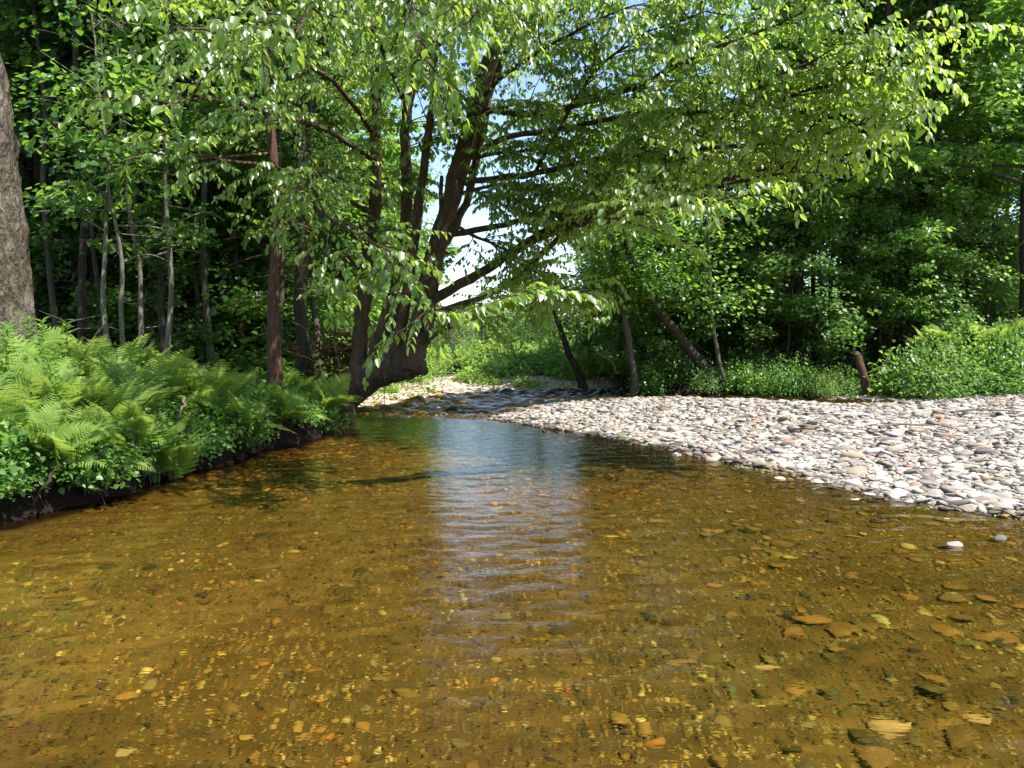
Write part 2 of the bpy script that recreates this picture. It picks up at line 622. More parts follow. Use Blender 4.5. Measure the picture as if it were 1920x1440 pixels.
def pick_cols(n, table, weights, jitter=.12):
    tb = np.array(table)
    i = rng.choice(len(tb), n, p=np.array(weights) / sum(weights))
    return np.clip(.88 * tb[i] * (1 + rng.normal(0, jitter, (n, 1))) * (1 + rng.normal(0, .03, (n, 3))), .02, .8)


PALE = [(.39, .365, .33), (.32, .30, .27), (.48, .455, .42), (.34, .28, .225), (.22, .205, .185), (.28, .18, .125), (.14, .125, .115)]
PALEW = [5, 4, 4, 3, 2.4, 1.0, 1.1]
AMBER = [(.20, .14, .055), (.27, .18, .07), (.15, .115, .055), (.36, .26, .10), (.30, .15, .05), (.06, .05, .04), (.19, .17, .10), (.52, .44, .24)]
AMBERW = [4.5, 4, 4, 2.8, 1.4, 3.0, 3.0, 1.0]


def patches(c, P):
    """the bed's own broad patches: olive algae, rusty gravel, pale sand"""
    a = vnoise(P[:, 0] * .55, P[:, 1] * .55, 201)[:, None]
    b = vnoise(P[:, 0] * .8 + 9, P[:, 1] * .8, 202)[:, None]
    d = vnoise(P[:, 0] * 1.7, P[:, 1] * 1.7, 203)[:, None]
    return np.clip(c * 1.12 * (1 + a * np.array([-.30, .22, .15])) * (1 + b * np.array([.55, .28, .10])) * (1 + .75 * d), .015, .75)


def rand_pts(n, x0, x1, y0, y1, test):
    X = rng.uniform(x0, x1, n * 4)
    Y = rng.uniform(y0, y1, n * 4)
    z, s, bar, bed, sand = land(X, Y)
    ok = test(X, Y, s, bar, bed, sand) & (np.abs(X) < .70 * Y + 1.2)
    X, Y, z, s = X[ok][:n], Y[ok][:n], z[ok][:n], s[ok][:n]
    return np.stack([X, Y, z], 1), s


def wet(c, s):
    """stones soaked at the water's edge are darker and browner"""
    k = sstep(.30, .04, s + rng.normal(0, .07, len(s)))[:, None]
    return c * (1 - k * np.array([.50, .56, .64]))


# gravel of the bar: big pieces near, all sizes, finer dust of stones between
mbs = []
bar_ok = lambda X, Y, s, bar, bed, sand: (bar > .5) & (s > -.02)
P1, s1 = rand_pts(36000, -1, 12, 5, 12.5, bar_ok)
S1 = np.clip(rng.lognormal(math.log(.0175), .66, len(P1)), .006, .12)
P1[:, 2] += S1 * .12
o = obj('gravel', scatter_stones('gravel_near', P1, S1, wet(pick_cols(len(P1), PALE, PALEW, .2), s1), (.2, .5), 2))
tag(o, 'loose pale stones covering the sunlit gravel bar', kind='stuff')
P1, s1 = rand_pts(32000, -1, 14, 11.5, 20.5, bar_ok)
S1 = np.clip(rng.lognormal(math.log(.028), .55, len(P1)), .012, .13)
P1[:, 2] += S1 * .12
o = obj('gravel', scatter_stones('gravel_back', P1, S1, wet(pick_cols(len(P1), PALE, PALEW, .2), s1), (.2, .5), 1))
tag(o, 'smaller gravel on the far side of the bar towards the trees', kind='stuff')
P1, s1 = rand_pts(2600, -4, 3, 15.5, 26, lambda X, Y, s, bar, bed, sand: (sand > .3) | ((bed > .5) & (Y > 15.5) & (s > -1.2)))
S1 = np.clip(rng.lognormal(math.log(.045), .45, len(P1)), .02, .16)
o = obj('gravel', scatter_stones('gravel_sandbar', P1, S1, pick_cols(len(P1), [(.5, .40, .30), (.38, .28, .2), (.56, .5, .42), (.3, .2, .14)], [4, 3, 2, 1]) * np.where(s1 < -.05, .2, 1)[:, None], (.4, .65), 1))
tag(o, 'tan pebbles along the far sand bank beside the riffle', kind='stuff')
# stones of the stream bed
bed_ok = lambda X, Y, s, bar, bed, sand: (s < np.where(X < -2.5, -.25, .05))
P1, s1 = rand_pts(62000, -6, 6.5, 2.0, 8.0, bed_ok)
S1 = np.clip(rng.lognormal(math.log(.0105), .38, len(P1)), .005, .026)
P1[:, 2] += S1 * .1
o = obj('stream_pebbles', scatter_stones('stream_pebbles', P1, S1, patches(pick_cols(len(P1), AMBER, AMBERW, .25), P1), (.3, .7), 1))
tag(o, 'fine amber and olive gravel covering the stream bed under clear water', kind='stuff')
P1, s1 = rand_pts(2000, -6, 6.5, 2.0, 8.0, bed_ok)
S1 = np.clip(rng.lognormal(math.log(.024), .38, len(P1)), .012, .06) * (1 + .5 * sstep(0, 3, P1[:, 0]))
P1[:, 2] += S1 * .1
o = obj('stream_pebbles', scatter_stones('stream_pebbles_larger', P1, S1, patches(pick_cols(len(P1), AMBER, AMBERW, .25), P1), (.3, .6), 2))
tag(o, 'scattered larger pebbles lying on the fine gravel of the stream bed', kind='stuff')
P1, s1 = rand_pts(20000, -6, 4, 7.6, 15.5, bed_ok)
S1 = np.clip(rng.lognormal(math.log(.024), .45, len(P1)), .01, .09)
o = obj('stream_pebbles', scatter_stones('stream_pebbles_far', P1, S1, patches(pick_cols(len(P1), AMBER, AMBERW, .2), P1), (.3, .6), 1))
tag(o, 'brown pebbles on the deeper bed towards the leaning tree', kind='stuff')

# single stones one can point at
STONE = []
for k in range(12):
    V, F = stone_shape(3, 300 + k, .26)
    b = MB()
    b.add(V, F)
    STONE.append(b.mesh('cobble', []))


def cobble(name, p, size, rz, mat, label, group, flat=.5, asp=.75, cat='stone', var=None):
    me = STONE[random.randrange(12) if var is None else var]
    key = (me.name, mat)
    m2 = cobble.cache.get(key)
    if m2 is None:
        m2 = me.copy()
        m2.name = name
        m2.materials.append(M[mat])
        cobble.cache[key] = m2
    o = obj(name, m2, None, p, (random.gauss(0, .12), random.gauss(0, .12), rz), (size, size * asp, size * flat))
    return tag(o, label, cat, group)


cobble.cache = {}


def by_px(x, y, wpx, dz=0.0, z0=0.0):
    p = on_plane(x, y, z0)
    z = ground_z(p[0], p[1])
    p = on_plane(x, y, z if z0 == 0 else z0)
    return np.array([p[0], p[1], z + dz]), wpx / FPX * p[1] / 2


# notable stones, each found in the photograph
for x, y, w, mat, label, flat, rz, dz in [
    (1787, 1021, 38, 'cobble', 'small white rounded stone breaking the water surface away from the gravel bar', .6, .2, .10),
    (1876, 1010, 32, 'cobble_dark', 'dark wet stone just breaking the surface beside the white stone', .6, .5, .09),
    (1490, 1195, 76, 'cobble_bed', 'largest orange flat stone under the shallow water', .32, .25, .0),
    (1592, 1187, 72, 'cobble_bed', 'long tan stone under water next to the largest orange stone', .28, -.15, .0),
    (1700, 1122, 46, 'cobble_bed', 'rounded golden stone under water nearer the gravel bar', .6, .2, .0),
    (1870, 1200, 100, 'cobble_bed', 'long flat olive slab stone under water at the right edge', .22, .05, .0),
    (1672, 1362, 90, 'cobble_bedpale', 'broad pale yellow stone under the nearest shallow water', .35, .2, .0),
    (1040, 1304, 30, 'cobble_dark', 'small black stone alone on the amber stream bed', .7, .2, .0),
    (1832, 1352, 60, 'cobble_bedpale', 'mottled pale olive stone near the bottom right corner', .4, -.5, .0),
    (1620, 1315, 50, 'cobble_bed', 'orange brown stone lying beyond the broad pale yellow stone', .4, -.2, .0),
    (1440, 1255, 60, 'cobble_bedpale', 'pale lemon streaked stone short of the largest orange stone', .25, -.4, .0),
    (240, 1415, 56, 'cobble_bedpale', 'pale yellow stone on the bed at the lower left', .35, .3, .0),
    (1750, 1280, 70, 'cobble_bed', 'ochre cobble lying with orange patch on the shallow bed', .35, -.3, .0),
    (930, 1235, 40, 'cobble_bedpale', 'pale buff stone under the sky reflection', .4, .4, .0),
    (1460, 897, 30, 'cobble_bedpale', 'flat pale stone just off the edge of the gravel bar', .3, .1, .07),
]:
    p = on_plane(x, y, 0.0)
    r = w / FPX * p[1] / 2
    if dz > 0:                                             # breaks the surface
        p[2] = -.15 * r
    else:                                                  # under water: follow the bent ray down to the bed
        hd = p[:2] / np.linalg.norm(p[:2])
        ti = math.atan2(np.linalg.norm(p[:2]), CAM_H)
        trr = math.asin(math.sin(ti) / 1.333)
        dep = -ground_z(p[0], p[1])
        p = np.array([p[0] + hd[0] * dep * math.tan(trr), p[1] + hd[1] * dep * math.tan(trr), 0])
        p[2] = ground_z(p[0], p[1]) + r * flat * .3
    cobble('stone', p, r, rz, mat, label, 'single stones in the water', flat, .7)
for x, y, w, mat, label, flat in [
    (1768, 820, 26, 'cobble_brown', 'reddish brown stone standing up from the pale gravel bar', .9),
    (1772, 838, 28, 'cobble_brown', 'tan brown stone tucked below the reddish upright stone', .6),
    (1614, 872, 30, 'cobble_dark', 'dark half of a grey stone in the middle of the gravel', .6),
    (1692, 938, 36, 'cobble', 'white dome shaped cobble with its foot in the water', .55),
    (1732, 940, 44, 'cobble', 'large pale leaning slab at the corner of the gravel bar', .5),
    (1840, 920, 44, 'cobble', 'broad flat grey cobble near the water at right', .35),
    (1880, 935, 60, 'cobble', 'longest smooth grey slab on the near gravel edge', .3),
    (1785, 945, 54, 'cobble', 'two tone white slab at the near gravel edge', .4),
    (1266, 805, 24, 'cobble', 'pale cobble topping the shaded tip of the bar', .8),
    (1268, 836, 26, 'cobble', 'white cobble at the water beside the shaded tip of the bar', .6),
    (1446, 838, 28, 'cobble_dark', 'low dark cobble on the water side of the bar', .5),
    (1600, 912, 34, 'cobble', 'smooth white cobble at the inner curve of the waterline', .6),
]:
    p, r = by_px(x, y, w, .02, .12)
    cobble('stone', p, r, random.uniform(-.4, .4), mat, label, 'single stones on the gravel bar', flat, .75)

zones = [
    (46, (3.0, 6.2, 5.4, 9.5), lambda s: (s > .0) & (s < .55), (.06, .14), 'cobble', 'pale cobble lying along the near waterline of the gravel bar', 'waterline cobbles'),
    (80, (3.0, 9.0, 6, 12), lambda s: s > .55, (.04, .095), 'cobble', 'pale flat cobble in the sunlit middle of the gravel bar', 'cobbles in the middle of the bar'),
    (50, (.5, 10, 12, 16), lambda s: s > .2, (.05, .10), 'cobble', 'grey cobble on the dappled back of the gravel bar', 'cobbles on the back of the bar'),
    (26, (-.4, 3.0, 9, 14.5), lambda s: (s > -.02) & (s < .6), (.045, .09), 'cobble_brown', 'damp brown cobble on the shaded tip of the gravel bar', 'cobbles on the shaded tip'),
    (40, (1.2, 5, 2.6, 6.5), lambda s: s < -.3, (.05, .12), 'cobble_bed', 'amber cobble under the shallow water off the gravel bar', 'sunken cobbles towards the bar'),
    (26, (-3.5, 1.2, 2.6, 6.0), lambda s: s < -.3, (.035, .075), 'cobble_bed', 'brown stone on the bed of the deeper water at left', 'sunken stones at left'),
    (9, (-2.3, 1.4, 16.5, 21.5), lambda s: s < -.3, (.10, .20), 'cobble_dark', 'dark wet rock breaking the water in the riffle', 'rocks in the riffle'),
]
for n, (x0, x1, y0, y1), test, (r0, r1), mat, label, group in zones:
    P1, s1 = rand_pts(n, x0, x1, y0, y1, lambda X, Y, s, bar, bed, sand: test(s))
    for p in P1[:n]:
        r = random.uniform(r0, r1) * (1 if random.random() < .6 else .75)
        if 'riffle' in group:
            p = (p[0], p[1], -.05)
        cobble('cobble', (p[0], p[1], p[2] + .01), r, random.uniform(0, 6.28), mat, label, group, random.uniform(.3, .6), random.uniform(.6, .95))

# ------------------------------------------------------------------ leaves
T8 = (np.array([[0, 0, 0], [-.36, .30, .10], [.36, .30, .10], [-.30, .66, .07], [.30, .66, .07], [0, 1, -.10], [0, .33, .0], [0, .68, -.02]], float),
      np.array([[0, 6, 1], [0, 2, 6], [1, 6, 7], [1, 7, 3], [2, 4, 7], [2, 7, 6], [3, 7, 5], [7, 4, 5]]))
T4 = (np.array([[0, 0, 0], [-.42, .45, .10], [0, 1, -.04], [.42, .45, .10]], float), np.array([[0, 2, 1], [0, 3, 2]]))
T5 = (np.array([[0, 0, 0], [-.50, .30, .08], [-.34, .72, .04], [0, 1.0, -.06], [.34, .72, .04], [.50, .30, .08]], float),
      np.array([[0, 2, 1], [0, 3, 2], [0, 4, 3], [0, 5, 4]]))


def leaves(mb, P, D, N, S, W, tm, mat=0, rnd=None):
    P, D, N = np.asarray(P, float), nrm(D), np.asarray(N, float)
    n = len(P)
    if n == 0:
        return
    Xa = nrm(np.cross(D, N))
    Za = np.cross(Xa, D)
    S = np.broadcast_to(S, (n,))
    W = np.broadcast_to(W, (n,))
    V, F = tm
    k = len(V)
    out = P[:, None] + S[:, None, None] * (V[None, :, 0:1] * W[:, None, None] * Xa[:, None] + V[None, :, 1:2] * D[:, None] + V[None, :, 2:3] * Za[:, None])
    Fo = (F[None] + (np.arange(n) * k)[:, None, None]).reshape(-1, F.shape[1])
    if rnd is None:
        rnd = rng.random(n)
    mb.add(out.reshape(-1, 3), Fo, mat, np.repeat(rnd, k))


def smooth_path(pts, n):
    pts = np.asarray(pts, float)
    k = len(pts)
    tt = np.linspace(0, k - 1, n)
    i = np.clip(tt.astype(int), 0, k - 2)
    f = (tt - i)[:, None]
    p0, p1, p2, p3 = pts[np.clip(i - 1, 0, k - 1)], pts[i], pts[i + 1], pts[np.clip(i + 2, 0, k - 1)]
    return .5 * ((2 * p1) + (-p0 + p2) * f + (2 * p0 - 5 * p1 + 4 * p2 - p3) * f ** 2 + (-p0 + 3 * p1 - 3 * p2 + p3) * f ** 3)


UP = np.array([0, 0, 1.0])

# ------------------------------------------------------------------ the leaning tree over the stream
HERO = empty('leaning_tree', (-3.7, 14.6, .1))
tag(HERO, 'broad many-stemmed tree leaning out over the stream from the left bank', 'tree')
HO = np.array([-3.7, 14.6, .1])


def px_path(rows, n=None, jitter=0):
    P = np.array([at(*r[:3]) for r in rows])
    rad = np.array([r[3] for r in rows])
    n = n or (len(rows) - 1) * 5 + 1
    Q = smooth_path(P, n)
    rr = np.interp(np.linspace(0, len(rows) - 1, n), np.arange(len(rows)), rad)
    if jitter:
        Q[1:-1] += rng.normal(0, jitter, Q[1:-1].shape)
    return Q, rr


def hero_wood(name, rows, seg=14, rough=.04, mat='bark_hero', jitter=.012):
    Q, rr = px_path(rows, None, jitter)
    b = MB()
    b.tube(Q - HO, rr, seg, 0, .5, rough)
    obj(name, b.mesh(name, [M[mat]]), HERO)
    return Q, rr


hero_wood('trunk', [(580, 850, 14.7, .56), (606, 790, 14.6, .44), (638, 745, 14.4, .35), (685, 708, 14.2, .315), (735, 688, 14.0, .295), (768, 682, 13.9, .27), (788, 690, 13.9, .15), (800, 700, 13.9, .04)], 22, .05)
W = {}
W['main'] = hero_wood('stem', [(762, 690, 13.95, .26), (782, 640, 13.9, .235), (794, 600, 13.9, .21), (803, 540, 13.8, .19), (818, 470, 13.7, .17), (838, 405, 13.6, .165), (860, 320, 13.5, .16), (885, 240, 13.4, .155), (908, 150, 13.2, .14), (938, 50, 13.0, .12), (960, -90, 12.8, .09), (985, -260, 12.4, .05)], 16)
W['s2'] = hero_wood('stem', [(668, 700, 14.2, .17), (677, 620, 14.2, .125), (683, 560, 14.2, .13), (700, 420, 14.1, .11), (704, 300, 14, .105), (705, 150, 13.8, .09), (690, 0, 13.5, .07), (672, -170, 13.2, .04)], 12)
W['s3'] = hero_wood('stem', [(690, 700, 14.1, .13), (720, 600, 14.1, .085), (742, 520, 14.1, .085), (764, 380, 13.8, .10), (760, 250, 13.6, .09), (772, 150, 13.4, .08), (800, 20, 13, .06), (818, -140, 12.6, .035)], 12)
W['s4'] = hero_wood('stem', [(735, 690, 13.95, .14), (755, 600, 13.8, .09), (772, 480, 13.6, .09), (790, 350, 13.4, .075), (806, 240, 13.2, .065), (815, 100, 13, .055), (800, -80, 12.6, .035)], 12)
W['s5'] = hero_wood('stem', [(768, 690, 13.7, .14), (780, 600, 13.6, .09), (795, 530, 13.6, .075), (825, 430, 13.7, .05), (828, 330, 13.8, .03)], 10)
W['s6'] = hero_wood('stem', [(822, 470, 13.7, .10), (862, 410, 13.7, .07), (885, 340, 13.6, .07), (903, 250, 13.5, .075), (925, 150, 13.3, .065), (990, 20, 12.8, .05), (1040, -110, 12, .03)], 10)
W['s7'] = hero_wood('stem', [(715, 680, 14.3, .10), (728, 630, 14.4, .055), (745, 590, 14.5, .05), (770, 500, 14.6, .04), (790, 400, 14.7, .03), (795, 260, 14.8, .02)], 8)

for k, rows in enumerate([[(640, 745, 14.2, .16), (655, 775, 13.9, .10), (652, 805, 13.7, .06), (648, 835, 13.6, .03)], [(615, 770, 14.3, .18), (590, 790, 13.7, .12), (570, 800, 13.2, .07), (545, 812, 12.8, .03)],
                          [(625, 770, 14.2, .15), (622, 800, 13.6, .10), (612, 822, 13.3, .06), (605, 838, 13.1, .03)]]):
    hero_wood('root', rows, 9, .07)

BR = {
    'Y1': [(868, 300, 13.5, .04), (930, 288, 13.1, .03), (990, 282, 12.7, .02), (1065, 268, 12.2, .006)],
    'Y2': [(850, 368, 13.6, .04), (910, 352, 13.3, .03), (970, 345, 13, .02), (1045, 350, 12.6, .006)],
    'Y3': [(888, 225, 13.4, .04), (950, 200, 13.0, .03), (1040, 190, 12.4, .008)],
    'A': [(812, 560, 13.8, .10), (900, 512, 13.4, .085), (960, 472, 13.1, .08), (1020, 440, 12.8, .085), (1100, 410, 12.3, .08), (1170, 385, 11.8, .075), (1280, 358, 10.9, .055), (1400, 328, 10.0, .04), (1510, 303, 9.2, .028), (1600, 285, 8.6, .012)],
    'B2': [(838, 410, 13.6, .035), (885, 440, 13.3, .028), (935, 462, 12.9, .02), (985, 500, 12.4, .012), (1020, 540, 12, .005)],
    'B3': [(858, 335, 13.5, .035), (905, 365, 13.2, .028), (960, 375, 12.7, .02), (1015, 400, 12.2, .008)],
    'B': [(842, 440, 13.6, .06), (930, 425, 13.2, .05), (1000, 405, 12.8, .042), (1080, 392, 12.2, .035), (1200, 345, 11.2, .022), (1290, 320, 10.5, .01)],
    'C': [(806, 590, 13.8, .07), (900, 558, 13.3, .05), (960, 528, 13, .045), (1008, 485, 12.7, .045), (1060, 430, 12.3, .045), (1130, 340, 11.6, .03), (1200, 260, 11, .012)],
    'low': [(792, 640, 13.8, .10), (830, 616, 13.5, .075), (872, 600, 13.1, .06), (920, 582, 12.4, .04), (1000, 555, 11.4, .025), (1090, 548, 10.6, .01)],
    'D': [(1400, 335, 10.0, .03), (1450, 300, 9.6, .028), (1500, 218, 9.2, .025), (1560, 150, 8.8, .018), (1630, 88, 8.3, .012), (1725, 48, 7.8, .005)],
    'E': [(908, 200, 13.3, .07), (1000, 215, 12.8, .06), (1100, 190, 12, .05), (1220, 150, 10.5, .035), (1350, 85, 9, .02), (1520, 20, 8, .008)],
    'F': [(884, 290, 13.4, .06), (960, 255, 13, .05), (1070, 238, 12.2, .042), (1200, 215, 11, .035), (1330, 208, 9.6, .025), (1500, 175, 8.5, .016), (1610, 140, 8, .01), (1690, 118, 7.7, .004)],
    'G': [(858, 340, 13.5, .06), (980, 330, 13, .05), (1120, 298, 11.8, .042), (1300, 282, 10.2, .03), (1480, 262, 9, .02), (1610, 234, 8.2, .012), (1715, 222, 7.7, .004)],
    'H': [(935, 60, 13, .06), (1050, 25, 12.3, .05), (1200, -60, 11, .035), (1400, -70, 9.4, .02), (1560, -30, 8.4, .006)],
    'H2': [(955, -60, 12.8, .05), (1080, -140, 12, .04), (1250, -200, 10.5, .03), (1450, -220, 9, .01)],
    'I': [(700, 250, 14, .05), (640, 170, 12, .04), (540, 95, 10, .03), (430, 62, 8, .018), (320, 50, 6.7, .005)],
    'J': [(763, 200, 13.5, .05), (720, 100, 11.2, .04), (665, 10, 9, .03), (620, -20, 7.2, .018), (555, 60, 6, .005)],
    'K': [(905, 160, 13.2, .05), (870, 20, 11, .04), (850, -60, 9, .03), (860, -50, 7.2, .018), (905, 20, 6.0, .005)],
    'K2': [(815, 100, 13, .04), (800, -30, 10.5, .035), (760, -80, 8.2, .02), (770, 0, 6.6, .012), (805, 130, 5.9, .004)],
    'L': [(690, 380, 14.1, .05), (610, 330, 12, .04), (565, 345, 10, .03), (585, 385, 9, .022), (655, 428, 8.3, .016), (740, 480, 7.8, .011), (806, 580, 7.5, .005)],
    'L2': [(690, 445, 8.1, .012), (735, 500, 7.8, .009), (700, 512, 7.6, .007), (645, 530, 7.5, .003)],
    'M': [(800, 570, 7.5, .009), (850, 586, 7.6, .008), (930, 564, 7.8, .007), (1010, 540, 8.0, .005), (1110, 558, 8.3, .002)],
    'N': [(703, 300, 14, .045), (600, 240, 11, .035), (470, 200, 8.4, .02), (390, 185, 7, .012), (310, 200, 6.2, .004)],
    'N2': [(700, 400, 14.1, .04), (560, 330, 11.5, .03), (420, 300, 9.4, .02), (300, 290, 8.2, .012), (235, 300, 7.6, .004)],
    'O': [(1060, 425, 12.5, .04), (1140, 415, 10.6, .03), (1220, 395, 9, .02), (1300, 380, 8.2, .012), (1375, 376, 7.7, .004)],
    'P': [(1170, 385, 11.8, .035), (1240, 330, 10.5, .03), (1320, 250, 9.4, .02), (1420, 170, 8.6, .012), (1530, 110, 8, .004)],
    'Q': [(1000, 330, 13, .035), (1050, 240, 12, .03), (1120, 130, 11, .02), (1220, 60, 10, .012), (1330, 20, 9.2, .004)],
    'S': [(1280, 358, 10.9, .03), (1380, 340, 9.8, .022), (1470, 325, 9.0, .014), (1540, 325, 8.5, .004)],
    'U': [(704, 130, 13.8, .04), (620, 90, 13, .03), (520, 30, 12, .02), (440, -40, 11, .01)],
    'V': [(772, 140, 13.4, .04), (850, 60, 12.2, .03), (960, 0, 11, .02), (1080, -30, 10, .01)],
    'X': [(688, 520, 14.2, .035), (630, 460, 13.6, .03), (570, 430, 13, .02), (500, 420, 12.4, .01)],
    'Z': [(885, 200, 13.4, .04), (960, 130, 12, .03), (1060, 70, 10.6, .02), (1190, 10, 9.4, .01)],
}
LIFT = {'A': .5, 'O': .25, 'S': .4, 'G': .2}
DENS = {'A': .7, 'L2': 3.0, 'M': 3.6, 'L': .55, 'K': .8, 'K2': .6, 'low': .6, 'C': 1.1, 'B': 1.4, 'B2': 1.0, 'B3': 1.2, 'I': .55, 'J': .7, 'N2': .18, 'N': .28, 'X': .45, 'U': .7, 'D': 1.0, 'E': .95, 'F': .95, 'G': .9, 'H': .9, 'H2': .7, 'P': .9, 'O': .55, 'S': .5, 'Q': .9, 'Y1': 2.0, 'Y2': 1.3, 'Y3': 1.8}
LP, LD, LN, LS = [], [], [], []
crown = MB()


def add_twig(p, d, length, droop, size, gap=.042, seg=3):
    k = max(3, int(length / .12))
    pts = [np.array(p)]
    d = np.array(d, float)
    for i in range(k):
        d = nrm(d + np.array([0, 0, -droop / k]) + rng.normal(0, .07, 3))
        pts.append(pts[-1] + d * length / k)
    pts = np.array(pts)
    crown.tube(pts - HO, np.linspace(.0045, .0015, k + 1), seg, 1, .5, 0, False)
    n = max(3, int(length / gap))
    tt = np.linspace(.12, 1.0, n) * k
    i = np.clip(tt.astype(int), 0, k - 1)
    f = (tt - i)[:, None]
    pos = pts[i] * (1 - f) + pts[i + 1] * f
    tan = nrm(pts[i + 1] - pts[i])
    side = nrm(np.cross(tan, UP) + 1e-4)
    sg = np.where(np.arange(n) % 2 == 0, 1.0, -1.0)[:, None]
    D = tan * .42 + side * sg * .50 + np.array([0, 0, -.62]) + rng.normal(0, .20, (n, 3))
    N = np.array([0, 0, .75]) + side * sg * .35 + tan * .25 + rng.normal(0, .28, (n, 3))
    LP.append(pos)
    LD.append(D)
    LN.append(N)
    LS.append(size * np.clip(rng.normal(.95, .20, n), .5, 1.35) * np.where(tt > k * .95, .8, 1))
    return pts


def add_bough(p, d, length, size, droop=.5):
    k = 5
    pts = [np.array(p)]
    d = nrm(d)
    for i in range(k):
        d = nrm(d + np.array([0, 0, -.28 * droop * (i / k)]) + rng.normal(0, .10, 3))
        pts.append(pts[-1] + d * length / k)
    pts = np.array(pts)
    crown.tube(pts - HO, np.linspace(.012, .003, k + 1), 4, 1, .5, 0, False)
    n = max(3, int(length / .15))
    for j in range(n):
        u = (.15 + .85 * (j + rng.random() * .6) / n) * k
        i = min(int(u), k - 1)
        q = pts[i] + (pts[i + 1] - pts[i]) * (u - i)
        tan = nrm(pts[i + 1] - pts[i])
        side = nrm(np.cross(tan, UP)) * (1 if j % 2 else -1)
        add_twig(q, tan * .8 + side * .7 + UP * rng.normal(.06, .10), rng.uniform(.25, .52), rng.uniform(.2, .6), size)
    add_twig(pts[-1], pts[-1] - pts[-2], .35, .5, size)


for nm, rows in BR.items():
    Q, rr = hero_wood('branch', rows, 8, .04, 'bark_hero', .01)
    L = np.linalg.norm(np.diff(Q, axis=0), axis=1)
    tot = L.sum()
    cum = np.concatenate([[0], np.cumsum(L)])
    t0 = .04 if nm in ('L2', 'M') else .24
    fine = nm in ('L2', 'M')
    nb = int(tot * (1 - t0) / .105 * DENS.get(nm, 1.0))
    for j in range(nb):
        u = t0 + (1 - t0) * ((j + rng.random()) / nb)
        s_ = u * tot
        i = min(np.searchsorted(cum, s_) - 1, len(Q) - 2)
        i = max(i, 0)
        p = Q[i] + (Q[i + 1] - Q[i]) * ((s_ - cum[i]) / L[i])
        tan = nrm(Q[i + 1] - Q[i])
        if fine:
            side = nrm(np.cross(tan, UP)) * (1 if j % 2 else -1)
            add_twig(p, tan * .9 + side * .5 + UP * .1, rng.uniform(.14, .27), .25, .14)
        else:
            side = nrm(np.cross(tan, UP) + rng.normal(0, .3, 3)) * (1 if rng.random() < .5 else -1)
            d = tan * rng.uniform(.5, 1.0) + side * rng.uniform(.35, .9) + UP * (rng.normal(.10, .26) + LIFT.get(nm, 0))
            add_bough(p, d, rng.uniform(.45, 1.15) * (1.0 if u < .85 else .6), .098)
    if nm != 'L':
        add_twig(Q[-1], Q[-1] - Q[-2], .35, .35, .115)
for nm in ('main', 's2', 's3', 's4', 's6'):                     # leafy tops of the stems, above the picture
    Q, rr = W[nm]
    k = len(Q)
    for j in range(24 if nm == 'main' else 14):
        i = rng.integers(int(k * .45), k)
        a = rng.uniform(0, 6.28)
        add_bough(Q[i], np.array([math.cos(a), math.sin(a), rng.uniform(-.1, .8)]), rng.uniform(.8, 1.9), .112, .6)
LPa = np.concatenate(LP)
leaves(crown, LPa - HO, np.concatenate(LD), np.concatenate(LN), np.concatenate(LS), rng.uniform(.60, .88, len(LPa)), T8, 0)
obj('crown', crown.mesh('leaning_tree_crown', [M['leaf_hero'], M['twig']]), HERO)
print('hero leaves', len(LPa))

